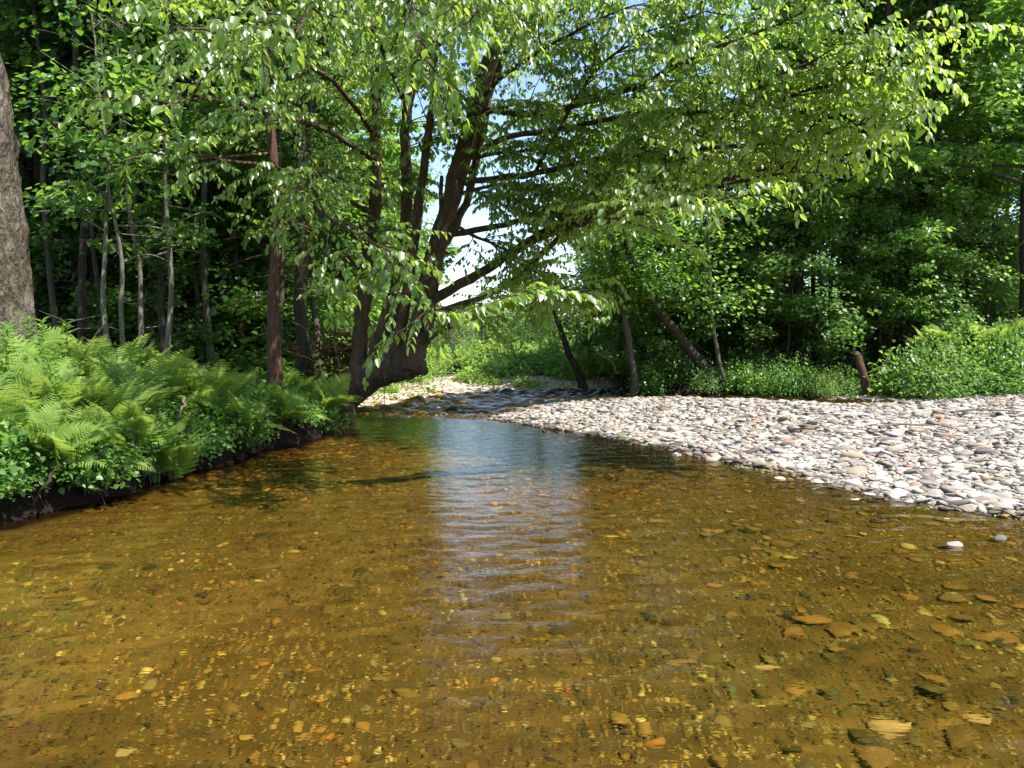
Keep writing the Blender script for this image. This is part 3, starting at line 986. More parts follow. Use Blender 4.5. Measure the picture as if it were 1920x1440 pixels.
# ------------------------------------------------------------------ ordinary trees
def make_tree(seed, H, r0, z0, cr, nclu, per, size, style='maple', bark='bark_dark', leaf='leaf_maple', lean=(0, 0), dead=6, top=1.0, seg=10):
    g = np.random.default_rng(seed)
    tr_, cw = MB(), MB()
    k = 12
    zz = np.linspace(-.3, H, k)
    wob = np.cumsum(g.normal(0, .075 * H / 12, (k, 2)), 0)
    wob -= wob[0]
    ln_ = np.clip(zz / H, 0, 1) ** 1.3 * H
    pts = np.stack([wob[:, 0] + lean[0] * ln_, wob[:, 1] + lean[1] * ln_, zz], 1)
    u = np.linspace(0, 1, k)
    rad = r0 * (1 - .82 * u) * (1 + .5 * np.exp(-u * 16))
    P_ = smooth_path(pts, 30)
    tr_.tube(P_, np.interp(np.linspace(0, 1, 30), u, rad), seg, 0, .5, .05)

    def axis_at(z):
        return np.array([np.interp(z, pts[:, 2], pts[:, 0]), np.interp(z, pts[:, 2], pts[:, 1]), z])

    # limbs carry the leaf clusters
    nl = int(9 + H * 1.2)
    tips = []
    for j in range(nl):
        z = z0 + (H - z0) * ((j + g.random()) / nl) ** .95 * .96
        prof = np.clip(1.25 * np.sqrt(max(1 - ((z - z0) / (H - z0)) ** 1.6, 0.03)), .2, 1.0) * (.75 + .25 * min(1, (z - z0 + .6) / 1.5))
        a = g.uniform(0, 6.28)
        L = cr * prof * g.uniform(.7, 1.1)
        rise = g.uniform(-.05, .55) if style == 'maple' else g.uniform(-.30, .05)
        p0 = axis_at(z)
        d = np.array([math.cos(a), math.sin(a), rise])
        q = [p0, p0 + d * L * .5 + g.normal(0, .1, 3), p0 + d * L + np.array([0, 0, -.12 * L]) + g.normal(0, .1, 3)]
        Q_ = smooth_path(q, 7)
        rl = max(.012, r0 * .28 * (1 - z / H) + .012)
        tr_.tube(Q_, np.linspace(rl, .006, 7), 5, 0, .5)
        tips.append(Q_)
    for j in range(dead):                                       # bare snags low on the trunk
        z = g.uniform(.8, max(z0 + .8, 2.5))
        a = g.uniform(0, 6.28)
        p0 = axis_at(z)
        d = np.array([math.cos(a), math.sin(a), g.uniform(-.35, .2)])
        Q_ = smooth_path([p0, p0 + d * g.uniform(.4, .8) + g.normal(0, .06, 3), p0 + d * g.uniform(.8, 1.4) + g.normal(0, .1, 3) + np.array([0, 0, -.1])], 6)
        tr_.tube(Q_, np.linspace(.010, .002, 6), 4, 0, .5)
    P2, D2, N2, S2 = [], [], [], []
    for c in range(nclu):
        Q_ = tips[g.integers(0, nl)]
        f = g.uniform(.25, 1.05) ** .8
        i = min(int(f * 6), 5)
        c0 = Q_[i] + (Q_[i + 1] - Q_[i]) * (f * 6 - i) + g.normal(0, .22 if style == 'maple' else .12, 3)
        out = nrm(np.array([*(Q_[-1] - Q_[0])[:2], 0]) + g.normal(0, .35, 3) * np.array([1, 1, .3]))
        n = int(per * g.uniform(.6, 1.4))
        if style == 'maple':
            rr_ = g.uniform(.28, .62)
            ang = g.uniform(0, 6.28, n)
            rad_ = rr_ * np.sqrt(g.random(n))
            off = np.stack([np.cos(ang) * rad_, np.sin(ang) * rad_, g.normal(0, .09, n) - .25 * rad_ ** 2 / rr_], 1)
            D = np.stack([np.cos(ang), np.sin(ang), np.full(n, -.45)], 1) + out * .5 + g.normal(0, .4, (n, 3))
            N = np.array([0, 0, 1.0]) + out * .35 + g.normal(0, .42, (n, 3))
            S = size * g.uniform(.65, 1.2, n)
        else:                                                   # hemlock: flat feathery sprays
            L = g.uniform(.4, .9)
            t_ = g.random(n)
            sidev = np.cross(out, UP)
            sg = np.sign(g.normal(0, 1, n))
            off = out * (t_ * L)[:, None] + sidev * (sg * g.random(n) * .24 * (1.1 - t_))[:, None] + np.stack([np.zeros(n), np.zeros(n), -.22 * t_ ** 2 + g.normal(0, .03, n)], 1)
            D = out * .6 + sidev * (sg * .8)[:, None] + np.array([0, 0, -.25]) + g.normal(0, .25, (n, 3))
            N = UP + g.normal(0, .25, (n, 3))
            S = size * g.uniform(.6, 1.3, n)
        P2.append(c0 + off)
        D2.append(D)
        N2.append(N)
        S2.append(S)
    P2 = np.concatenate(P2)
    w = 1.0 if style == 'maple' else .42
    cl = np.repeat(g.random(len(P2) // 40 + 1), 40)[:len(P2)]
    leaves(cw, P2, np.concatenate(D2), np.concatenate(N2), np.concatenate(S2), w * rng.uniform(.8, 1.15, len(P2)), T5 if style == 'maple' else T4, 0, .6 * cl + .4 * rng.random(len(P2)))
    return tr_.mesh('trunk', [M[bark]]), cw.mesh('crown', [M[leaf]])


PROTO = {
    'maple_a': make_tree(1, 14.5, .20, 3.2, 3.4, 230, 36, .17),
    'maple_b': make_tree(2, 16.0, .23, 4.2, 3.8, 250, 36, .17),
    'maple_c': make_tree(3, 13.0, .16, 1.4, 3.0, 220, 36, .16),
    'wood_a': make_tree(4, 15.0, .18, 3.0, 3.1, 230, 34, .16, leaf='leaf_dark'),
    'wood_b': make_tree(5, 16.5, .22, 3.6, 3.4, 250, 34, .16, leaf='leaf_dark'),
    'hemlock_a': make_tree(6, 15.0, .19, 3.8, 2.6, 270, 48, .11, 'hemlock', leaf='needle', dead=14),
    'hemlock_b': make_tree(7, 13.0, .15, 3.4, 2.3, 230, 48, .11, 'hemlock', leaf='needle', dead=14),
    'hemlock_c': make_tree(18, 13.5, .17, .8, 2.3, 420, 46, .11, 'hemlock', leaf='leaf_far', dead=44),
    'sapling_a': make_tree(8, 7.5, .055, 2.6, 1.2, 30, 24, .12, leaf='leaf_dark', bark='bark_pale', dead=3, seg=8),
    'sapling_b': make_tree(9, 6.5, .05, 2.0, 1.2, 30, 24, .12, leaf='leaf_maple', bark='bark_pale', dead=3, seg=8),
    'cedar': make_tree(10, 12.0, .125, 3.2, 2.2, 260, 60, .11, 'hemlock', leaf='needle', bark='bark_red', dead=16),
    'low_a': make_tree(11, 6.0, .085, .7, 2.6, 190, 40, .12, leaf='leaf_maple', lean=(-.10, -.05), dead=8, seg=8),
    'low_b': make_tree(12, 5.2, .07, .5, 2.4, 180, 40, .11, leaf='leaf_far', lean=(-.08, -.10), dead=8, seg=8),
    'low_c': make_tree(22, 6.5, .06, 1.0, 2.1, 150, 38, .13, leaf='leaf_far', dead=10, seg=8),
    'low_d': make_tree(23, 7.5, .07, 1.4, 2.2, 150, 38, .13, leaf='leaf_maple', dead=14, seg=8),
    'far_a': make_tree(13, 11.0, .16, .7, 3.2, 220, 46, .22, leaf='leaf_far', dead=2, seg=8),
    'far_b': make_tree(14, 9.0, .14, .4, 3.0, 200, 46, .22, leaf='leaf_far', dead=2, seg=8),
    'pole_a': make_tree(19, 13.0, .075, 5.5, 1.9, 80, 30, .15, leaf='leaf_dark', bark='bark_mid', dead=12, seg=8),
    'pole_b': make_tree(20, 14.0, .08, 6.0, 2.1, 120, 36, .15, leaf='leaf_maple', bark='bark_dark', dead=14, seg=8),
    'pole_c': make_tree(21, 12.0, .06, 5.0, 1.7, 100, 36, .14, leaf='leaf_dark', bark='bark_mid', dead=9, seg=8, lean=(.03, 0)),
    'young_a': make_tree(15, 5.0, .045, .3, 1.9, 150, 34, .13, leaf='leaf_maple', dead=4, seg=6),
    'young_b': make_tree(16, 4.2, .04, .2, 1.7, 130, 34, .12, leaf='leaf_dark', dead=4, seg=6),
    'young_c': make_tree(17, 6.0, .05, .4, 1.8, 220, 44, .10, 'hemlock', leaf='needle', dead=14, seg=6),
}


def plant_tree(name, proto, x, y, label, group=None, s=1.0, rz=None, cat='tree', z=None):
    z = ground_z(x, y) if z is None else z
    e = empty(name, (x, y, z - .02), random.uniform(0, 6.28) if rz is None else rz, s)
    tag(e, label, cat, group)
    obj('trunk', PROTO[proto][0], e)
    obj('crown', PROTO[proto][1], e)
    return e


def px_x(px, Y):
    return (px - CX) / FPX * Y


# right bank, front row, left to right in the photograph
RIGHT = [
    ('maple_tree', 'maple_c', 1205, 23.0, .62, 'leafy maple beyond the thin crooked trunk at the stream bend'),
    ('hemlock_tree', 'hemlock_c', 1265, 23.5, .7, 'dark hemlock between the crooked trunk and the slanting trunk'),
    ('maple_tree', 'maple_a', 1345, 23.0, .95, 'maple whose foliage hangs above the slanting trunk'),
    ('hemlock_tree', 'hemlock_c', 1425, 22.5, 1.0, 'twiggy dark hemlock standing over the shaded pool'),
    ('hemlock_tree', 'hemlock_c', 1500, 22.0, .95, 'brown twigged hemlock at the end of the shaded pool'),
    ('maple_tree', 'maple_b', 1575, 23.5, 1.0, 'dark maple just to the left of the leaning dead post'),
    ('maple_tree', 'maple_a', 1650, 22.5, 1.0, 'straight maple rising behind the leaning dead post'),
    ('maple_tree', 'maple_c', 1700, 23.5, 1.05, 'slim maple between the dead post and the forked dark maple'),
    ('maple_tree', 'maple_b', 1722, 21.8, .95, 'forked dark maple behind the left end of the bank shrubs'),
    ('maple_tree', 'maple_a', 1790, 24.5, .9, 'maple behind the middle of the tall bank shrubs'),
    ('maple_tree', 'maple_b', 1908, 20.5, 1.0, 'maple with a thick bare trunk at the right edge of view'),
]
for nm, pr, px, Y, s, lab in RIGHT:
    plant_tree(nm, pr, px_x(px, Y), Y, lab, 'trees along the right bank', s)
for px, Y, pr in [(1480, 28.5, 'maple_b'), (1640, 28, 'maple_a'), (1840, 31, 'maple_c'),
                  (1450, 36, 'wood_a'), (1990, 27, 'maple_a'), (2060, 22, 'maple_b')]:
    plant_tree('maple_tree', pr, px_x(px, Y), Y, 'tall tree in the second row of the wood behind the right bank trees', 'second row trees of the right wood', random.uniform(.9, 1.1))

# left wood
plant_tree('sapling', 'sapling_a', px_x(222, 12.2), 12.2, 'pale slender sapling in the left wood, beside another of the same base', 'pale saplings in the left wood', .9, .3)
plant_tree('sapling', 'sapling_b', px_x(232, 12.3), 12.3, 'pale slender sapling bending right from the twin base in the left wood', 'pale saplings in the left wood', .95, 2.0)
plant_tree('sapling', 'sapling_a', px_x(300, 13.2), 13.2, 'pale straight sapling standing right of the twin saplings', 'pale saplings in the left wood', 1.0, 4.0)
plant_tree('sapling', 'sapling_b', px_x(268, 13.6), 13.6, 'thin grey sapling close behind the twin saplings', 'pale saplings in the left wood', 1.05, 1.0)
plant_tree('cedar_tree', 'cedar', px_x(515, 12.2), 12.2, 'reddish cedar trunk at the back of the left bank plants', None, .85)
plant_tree('hemlock_tree', 'hemlock_b', px_x(578, 15.2), 15.2, 'dark trunked hemlock between the cedar and the leaning tree', None, .9)
LEFTW = [(-20, 16.5, 'hemlock_a'), (95, 17.5, 'hemlock_b'), (150, 19, 'wood_b'), (345, 17.8, 'hemlock_b'), (420, 18.5, 'hemlock_a'), (470, 19, 'wood_a'),
         (60, 19, 'wood_a'), (250, 18.5, 'hemlock_a'), (330, 20, 'wood_b'), (560, 20.5, 'maple_a'), (640, 21.5, 'hemlock_b')]
LABL = ['dark hemlock behind the thick grey trunk at the left edge', 'hemlock just right of the thick grey trunk', 'leafy tree between the thick grey trunk and the twin saplings',
        'hemlock right behind the pale straight sapling', 'hemlock with dead twigs left of the cedar', 'leafy wood tree seen just left of the cedar trunk',
        'wood tree farther back behind the thick grey trunk', 'hemlock farther back behind the twin saplings', 'tall leafy tree behind the dead twigged hemlocks',
        'maple behind the dark trunked hemlock beside the leaning tree', 'hemlock directly behind the leaning tree base']
for (px, Y, pr), lab in zip(LEFTW, LABL):
    plant_tree('hemlock_tree' if 'hem' in pr else 'wood_tree', pr, px_x(px, Y), Y, lab, 'trees of the left wood', random.uniform(.9, 1.1))
for px, Y, pr in [(20, 24, 'wood_b'), (120, 23, 'wood_a'), (210, 25, 'hemlock_a'), (290, 24, 'wood_b'), (380, 25, 'wood_a'), (450, 26, 'hemlock_a'), (530, 27, 'wood_b'), (600, 28, 'wood_a'),
                  (-60, 30, 'wood_a'), (70, 31, 'wood_b'), (170, 32, 'wood_a'), (270, 31, 'hemlock_a'), (360, 33, 'wood_b'), (460, 33, 'wood_a'), (560, 35, 'wood_b'), (650, 33, 'maple_b'),
                  (-100, 20, 'wood_b'), (-160, 25, 'wood_a'), (0, 40, 'wood_b'), (150, 40, 'wood_a'), (300, 41, 'wood_b'), (430, 42, 'wood_a'), (540, 43, 'wood_b')]:
    plant_tree('wood_tree', pr, px_x(px, Y), Y, 'dark tree deep in the shade of the left wood', 'back rows of the left wood', random.uniform(.9, 1.15))

# young growth under the tall trees
U1, _s = rand_pts(60, -19, -3.2, 14, 26, lambda X, Y, s, bar, bed, sand: (s > 1.0) & (X < -3.6) & (X / Y < -.14) & (Y > 15.8))
for k, p in enumerate(U1):
    plant_tree('young_tree', ('young_b', 'young_c', 'young_a')[k % 3], p[0], p[1], 'young tree filling the shade between the trunks of the left wood', 'young trees of the left wood', random.uniform(.7, 1.15))
U1, _s = rand_pts(24, 3.5, 22, 22.6, 31, lambda X, Y, s, bar, bed, sand: (s > .8) & (X / Y > .16))
for k, p in enumerate(U1):
    plant_tree('young_tree', ('young_a', 'young_b', 'young_c')[k % 3], p[0], p[1], 'young tree under the tall trees of the right bank', 'young trees of the right wood', random.uniform(.7, 1.15))

# bare poles between, and behind the right bank
for k, (px, Y) in enumerate([(118, 15.6), (160, 14.6), (190, 16.5), (284, 16.2), (318, 15.4), (372, 17.0), (398, 16.2), (452, 17.2), (540, 16.0), (603, 17.0), (88, 18.0), (210, 18.2), (495, 18.0)]):
    plant_tree('pole_tree', ('pole_a', 'pole_b', 'pole_c')[k % 3], px_x(px, Y), Y, 'slim bare pole of a tree in the dim left wood', 'slim pole trees of the left wood', random.uniform(.9, 1.1))
for k, (px, Y) in enumerate([(1530, 24.5), (1562, 25.5), (1602, 26), (1668, 24.0), (1690, 26), (1745, 25.5), (1768, 23.5), (1815, 26), (1852, 24.5), (1880, 26.5)]):
    plant_tree('pole_tree', ('pole_b', 'pole_b', 'pole_c')[k % 3], px_x(px, Y), Y, 'slim dark pole of a tree standing in the right wood behind the thicket', 'slim pole trees of the right wood', random.uniform(.9, 1.1))

# thick trunk at the left edge
e = empty('pine_tree', (px_x(16, 9.6), 9.6, ground_z(px_x(16, 9.6), 9.6)))
tag(e, 'thick rough grey trunk rising from the ferns at the left edge', 'tree')
b = MB()
b.tube(smooth_path([(.14, 0, -.3), (.05, 0, .3), (-.03, 0, .9), (-.14, .0, 2.5), (-.30, .05, 4.0), (-.9, .0, 7), (-1.5, 0, 12)], 44), np.interp(np.linspace(0, 1, 44), [0, .08, .2, .5, .7, 1], [.52, .41, .345, .30, .26, .12]), 40, 0, .5, .07)
obj('trunk', b.mesh('trunk', [M['bark_grey']]), e)
obj('crown', PROTO['hemlock_b'][1], e, (-1.1, .9, 4.0), None, .9)

# the wood beyond, one mass of leaves and stems
def far_wood(name, label, n, box, hmax, size, mat, test):
    X = rng.uniform(box[0], box[1], n * 3)
    Y = rng.uniform(box[2], box[3], n * 3)
    ok = test(X, Y)
    X, Y = X[ok][:n], Y[ok][:n]
    m = len(X)
    top = hmax * (.78 + .5 * vnoise(X * .22, Y * .22, 31) + .3 * vnoise(X * .6, Y * .6, 32))
    z = land(X, Y)[0] + rng.random(m) ** .8 * top
    k = 14
    c = np.repeat(np.stack([X, Y, z], 1), k, 0)
    P = c + rng.normal(0, 1, c.shape) * np.array([.8, .8, .28])
    b = MB()
    leaves(b, P, rng.normal(0, 1, P.shape) * np.array([1, 1, .5]) + np.array([0, 0, -.3]), UP + rng.normal(0, .5, P.shape), size * rng.uniform(.6, 1.2, len(P)), .85, T4, 0, np.clip(np.repeat(rng.random(m), k) * .7 + rng.random(len(P)) * .3, 0, 1))
    return tag(obj(name, b.mesh(name, [M[mat]])), label, kind='stuff')


far_wood('far_woodland', 'dark mass of leaves deep inside the left wood', 12000, (-75, -4, 36, 75), 17, .34, 'leaf_dark', lambda X, Y: X / Y < -.13)
far_wood('far_woodland', 'mass of leaves deep inside the right wood', 5000, (12, 75, 42, 75), 5.5, .34, 'leaf_maple', lambda X, Y: (X / Y > .18) & (X / Y < .95))
far_wood('far_woodland', 'low light green woodland at the end of the clearing', 1500, (-14, 14, 68, 90), 3.6, .42, 'leaf_far', lambda X, Y: np.abs(X / Y) < .16)

# trunks leaning out of the right bank
def bare_tree(name, rows, bark, label, leafy, group=None, size=.12, seg=10, reach=1.8):
    Q, rr = px_path(rows, None, .01)
    o0 = Q[0].copy()
    e = empty(name, o0)
    tag(e, label, 'tree', group)
    b = MB()
    b.tube(Q - o0, rr, seg, 0, .5, .05)
    cw = MB()
    P2, D2, N2 = [], [], []
    for c in range(leafy):
        i = rng.integers(int(len(Q) * .5), len(Q))
        a = rng.uniform(0, 6.28)
        L = rng.uniform(.3, reach)
        d = np.array([math.cos(a), math.sin(a), rng.uniform(-.1, .6)])
        tip = Q[i] + d * L
        b.tube(smooth_path([Q[i] - o0, Q[i] - o0 + d * L * .5 + rng.normal(0, .05, 3), tip - o0], 5), np.linspace(.014, .004, 5), 4, 0, .5)
        n = 46
        off = rng.normal(0, 1, (n, 3)) * np.array([.34, .34, .12])
        P2.append(tip + off - o0)
        D2.append(off * 2 + d * .4 + np.array([0, 0, -.5]) + rng.normal(0, .3, (n, 3)))
        N2.append(UP + rng.normal(0, .4, (n, 3)))
    obj('trunk', b.mesh('trunk', [M[bark]]), e)
    P2 = np.concatenate(P2)
    leaves(cw, P2, np.concatenate(D2), np.concatenate(N2), size * rng.uniform(.65, 1.2, len(P2)), .9, T5)
    obj('crown', cw.mesh('crown', [M['leaf_maple']]), e)
    return e


bare_tree('crooked_tree', [(1186, 752, 20.6, .15), (1190, 715, 20.6, .10), (1182, 660, 20.6, .085), (1172, 600, 20.6, .085), (1165, 560, 20.6, .08), (1150, 480, 20.4, .07), (1140, 400, 20.2, .05), (1150, 300, 20, .03)], 'bark_mid',
          'thin crooked pale trunk at the water where the stream bends', 40, None, .12, 10, .8)
bare_tree('leaning_maple', [(1362, 745, 20.8, .17), (1330, 700, 20.8, .14), (1290, 650, 20.7, .13), (1250, 600, 20.6, .12), (1215, 550, 20.5, .11), (1190, 500, 20.3, .09), (1160, 430, 20, .07), (1130, 350, 19.8, .04)], 'bark_dark',
          'trunk slanting up to the left out of the right bank', 60, None, .12, 10, 1.3)
bare_tree('thin_tree', [(1366, 740, 20.2, .07), (1352, 690, 20.2, .06), (1335, 600, 20.2, .05), (1330, 500, 20.2, .045), (1325, 400, 20.2, .03)], 'bark_mid',
          'thin trunk crossing the foot of the slanting trunk', 40)
bare_tree('dark_tree', [(1096, 735, 23.4, .16), (1085, 700, 23.4, .12), (1065, 660, 23.4, .10), (1045, 600, 23.3, .08), (1030, 560, 23.2, .05), (1010, 520, 23, .03)], 'bark_dark',
          'dark leaning trunk with feathery boughs at the far turn of the stream', 18, None, .12, 10, .7)
Q, rr = px_path([(1155, 700, 21, .022), (1148, 680, 20.9, .02), (1132, 668, 20.8, .016), (1108, 653, 20.6, .008)])
b = MB()
b.tube(Q, rr, 6)
tag(obj('bare_stick', b.mesh('bare_stick', [M['deadwood']])), 'bare pale stick poking out towards the stream left of the crooked trunk', 'stick')

for k, (px, Y, pr, s_) in enumerate([(1225, 22.0, 'low_c', .7), (1290, 22.2, 'low_d', .8), (1350, 22.4, 'low_c', .85), (1420, 21.6, 'low_d', .85), (1478, 21.2, 'low_c', .8), (1530, 21.0, 'low_d', .75), (1575, 21.4, 'low_c', .8), (1655, 21.0, 'low_d', .7), (1690, 21.6, 'low_c', .8), (1760, 21.4, 'low_d', .8), (1850, 21.6, 'low_c', .8)]):
    plant_tree('low_tree', pr, px_x(px, Y), Y, 'low leafy tree hanging out of the right wood towards the gravel', 'low trees along the edge of the right wood', s_)

# low trees hanging over the far turn
for px, Y, pr, s, lab in [(1105, 26.5, 'low_a', .8, 'low spreading tree with feathery boughs over the far turn of the stream'), (1010, 31, 'low_b', .52, 'rounded pale green tree behind the far low plants'),
                          (1165, 27.5, 'low_a', .8, 'dark low tree between the feathery tree and the crooked trunk'), (960, 37, 'low_b', .68, 'bushy light green tree in the gap left of the rounded tree'),
                          (905, 44, 'hemlock_b', .42, 'small dark conifer in the far gap behind the low plants')]:
    plant_tree('low_tree' if 'low' in pr else 'small_conifer', pr, px_x(px, Y), Y, lab, None, s)
for px, Y, pr, s in [(1150, 50, 'far_b', .8), (1010, 55, 'far_b', .40), (720, 40, 'far_a', 1.0), (640, 46, 'far_b', 1.1), (770, 50, 'far_b', .7), (1200, 44, 'far_a', 1.1), (690, 30, 'far_b', .9), (850, 62, 'far_b', .32), (910, 66, 'far_a', .26)]:
    plant_tree('far_tree', pr, px_x(px, Y), Y, 'sunlit light green tree far beyond the turn of the stream', 'far trees beyond the stream', s)

# ------------------------------------------------------------------ shrubs, ferns and herbs
def make_shrub(seed, h, r, n, size, leaf, w=.8, nst=9, dome=True):
    g = np.random.default_rng(seed)
    st, fo = MB(), MB()
    for k in range(nst):
        a = g.uniform(0, 6.28)
        rr_ = r * g.uniform(.2, .85)
        tip = np.array([math.cos(a) * rr_, math.sin(a) * rr_, h * g.uniform(.6, .95)])
        st.tube(smooth_path([(g.normal(0, .06), g.normal(0, .06), -.1), tip * np.array([.35, .35, .55]), tip], 6), np.linspace(.016, .004, 6), 5)
    a = g.uniform(0, 6.28, n)
    u = g.random(n) ** .55
    el = np.arcsin(g.uniform(.02, 1, n))
    lump = 1 + .28 * np.sin(a * 3 + seed) * np.cos(el * 4 + seed) + .12 * np.sin(a * 7 + 2 * seed)
    P = np.stack([np.cos(a) * np.cos(el) * r * u * lump, np.sin(a) * np.cos(el) * r * u * lump, np.sin(el) * h * u * lump + .04], 1)
    P += g.normal(0, .05, P.shape)
    out = nrm(P * np.array([1, 1, .6]))
    D = out * .6 + np.array([0, 0, -.25]) + g.normal(0, .5, (n, 3))
    N = UP * .8 + out * .4 + g.normal(0, .4, (n, 3))
    leaves(fo, P, D, N, size * g.uniform(.6, 1.25, n), w * g.uniform(.8, 1.1, n), T5 if w > .6 else T4)
    return st.mesh('stem', [M['twig']]), fo.mesh('foliage', [M[leaf]])


SH = {
    'bank': [make_shrub(21, 1.0, 1.0, 2600, .085, 'herb'), make_shrub(22, 1.0, 1.0, 1500, .13, 'herb', .5, 14), make_shrub(23, 1.0, 1.0, 2300, .085, 'leaf_far', .75, 12), make_shrub(24, 1.05, .95, 1300, .125, 'leaf_maple', .9, 12)],
    'low': [make_shrub(k, .42, .5, 700, .07, 'herb') for k in (31, 32, 33)],
    'yellow': [make_shrub(k, .5, .9, 900, .11, 'yellowgreen') for k in (41, 42, 43)],
    'grey': [make_shrub(51, 1.0, 1.0, 3600, .09, 'leaf_grey', .45, 24)],
}


def shrub(name, kind, x, y, s, label, group=None, cat='shrub', k=None):
    me = SH[kind][random.randrange(len(SH[kind])) if k is None else k]
    e = empty(name, (x, y, ground_z(x, y) - .03), random.uniform(0, 6.28), s)
    tag(e, label, cat, group)
    obj('stem', me[0], e)
    obj('foliage', me[1], e)
    return e


for px, Y, s, lab in [(1700, 18.9, (1.0, .9, 1.15), 'bushy green shrub at the thicket end next to the dead post'), (1760, 18.7, (1.1, .9, 1.45), 'tall green shrub second in the right bank thicket'),
                      (1830, 18.8, (1.2, .9, 1.4), 'full green shrub in the middle of the right bank thicket'), (1900, 18.5, (1.1, .9, 1.5), 'tallest green shrub of the right bank thicket at the right edge'),
                      (1740, 18.2, (.9, .8, .8), 'lower green shrub in front of the tall second shrub'), (1860, 18.0, (1.1, .8, .75), 'low green shrub spilling onto the gravel at right'),
                      (1795, 18.0, (.9, .7, .7), 'low green shrub on the gravel between its two low neighbours'), (1990, 18.2, (1.2, 1, 1.4), 'green shrub at the far right end of the thicket'),
                      (1250, 21.4, (1.0, .9, 1.25), 'bright green shrub under the slanting trunk'), (1215, 20.9, (.6, .6, .8), 'small bright shrub at the foot of the crooked trunk'),
                      (1298, 21.2, (.7, .6, .8), 'bright shrub touching the slanting trunk from the left'), (1560, 19.6, (.7, .5, .75), 'small shaded shrub just left of the dead post'),
                      (1590, 19.7, (.45, .4, .5), 'little plant right at the foot of the dead post')]:
    shrub('shrub', 'bank', px_x(px, Y), Y, s, lab, 'shrubs along the right bank')
for px, Y, s, lab in [(838, 36, (1.9, 1.5, 1.9), 'grey green twiggy willow shrub in the far gap'), (790, 38, (1.6, 1.4, 2.1), 'pale willow shrub just right of the leaning trunk')]:
    shrub('willow_shrub', 'grey', px_x(px, Y), Y, s, lab)
for px, Y, s in [(1395, 20.6, .8), (1425, 20.9, 1.0), (1452, 20.4, .7), (1480, 20.5, 1.0), (1510, 20.2, .8), (1535, 19.9, .7), (1330, 20.9, .7), (1375, 21.2, 1.0), (1410, 21.6, 1.2), (1465, 21.3, 1.1)]:
    shrub('shrub', 'bank', px_x(px, Y - .55), Y - .55, (s * .8, s * .6, s * .9), 'dim shrub hanging over the dark pool below the right bank', 'shrubs over the shaded pool').location.z = .1
yl = [(880, 24.0, .65, 'grassy yellow green plant at the water edge by the sand'), (918, 23.7, .5, 'round yellow green plant on the far waterline'), (988, 23.6, .6, 'yellow green plant with dead stems at the far waterline'),
      (1075, 25.5, .9, 'yellow green plant under the feathery low tree')]
for px, Y, s, lab in yl:
    shrub('knotweed_plant', 'yellow', px_x(px, Y), Y, s, lab, None, 'plant')
for k in range(34):
    Y = random.uniform(25, 44)
    px = random.uniform(800, 1120) if Y > 29 else random.uniform(840, 1120)
    shrub('knotweed_plant', 'yellow', px_x(px, Y), Y, random.uniform(.9, 1.6), 'low yellow green plant in the sunny patch beyond the stream', 'low plants beyond the stream', 'plant')
for k in range(14):
    Y = random.uniform(20, 27)
    px = random.uniform(640, 800)
    x = px_x(px, Y)
    if signed(np.array([x]), np.array([Y]))[0] > 1.3:
        shrub('knotweed_plant', 'yellow', x, Y, random.uniform(.5, .9), 'low green plant on the sand bank under the leaning trunk', 'plants on the far sand bank', 'plant')


def make_frond(seed, L):
    """one fern frond growing along +Y, arching, with pinnae that shorten to the tip"""
    g = np.random.default_rng(seed)
    mb = MB()
    k = 16
    u = np.linspace(0, 1, k)
    arch = L * np.stack([.05 * np.sin(u * 3 + seed), .30 * u + .42 * u ** 2, .86 * u - .30 * u ** 2.4], 1)
    mb.tube(arch, np.linspace(.005, .0012, k), 4, 1, .5, 0, False)
    n = 26
    t_ = np.linspace(.16, .985, n)
    pos = np.stack([np.interp(t_, u, arch[:, c]) for c in range(3)], 1)
    tan = nrm(np.stack([np.interp(t_, u, np.gradient(arch[:, c])) for c in range(3)], 1))
    side = nrm(np.cross(tan, np.array([0, -.6, .8])))
    up = np.cross(side, tan)
    ln = L * .235 * np.sin(np.clip((t_ - .06) * 1.06, 0, 1) ** .62 * np.pi) ** .85 + .012
    for sg in (1, -1):
        D = side * sg * 1.0 + tan * .42 + np.array([0, 0, -.14]) + g.normal(0, .05, (n, 3))
        # every pinna is a row of lobes: a saw-edged blade
        m = 7
        V, F = [[0, 0, 0]], []
        for i in range(m):
            a0, a1 = i / m, (i + .75) / m
            w = .155 * (1 - a0) ** .6
            V += [[-w * .45, a0, 0], [-w, a1, .01], [w * .45, a0, 0], [w, a1, .01], [0, (i + 1) / m, 0]]
            b0 = 0 if i == 0 else 5 * i
            j = 5 * i + 1
            F += [[b0, j + 4, j + 1], [b0, j + 1, j], [b0, j + 3, j + 4], [b0, j + 2, j + 3]]
        leaves(mb, pos, D, up + g.normal(0, .1, (n, 3)), ln, 1.0, (np.array(V), np.array(F)), 0, np.clip(.25 + .6 * t_ + g.normal(0, .08, n), 0, 1))
    return mb.mesh('frond', [M['fern'], M['stem']])


FROND = [make_frond(60 + k, L) for k, L in enumerate((.95, .85, .75, 1.05))]


def fern(x, y, s, label, group, dz=0.0, tilt=0.0, nf=None):
    e = empty('fern', (x, y, ground_z(x, y) + dz), random.uniform(0, 6.28), s * 1.12)
    tag(e, label, 'fern', group)
    nf = nf or random.randint(7, 9)
    for k in range(nf):
        a = 6.283 * k / nf + random.gauss(0, .25)
        obj('frond', FROND[random.randrange(4)], e, (0, 0, 0), (random.gauss(.22, .2), random.gauss(0, .12), a), random.uniform(.75, 1.1))
    return e


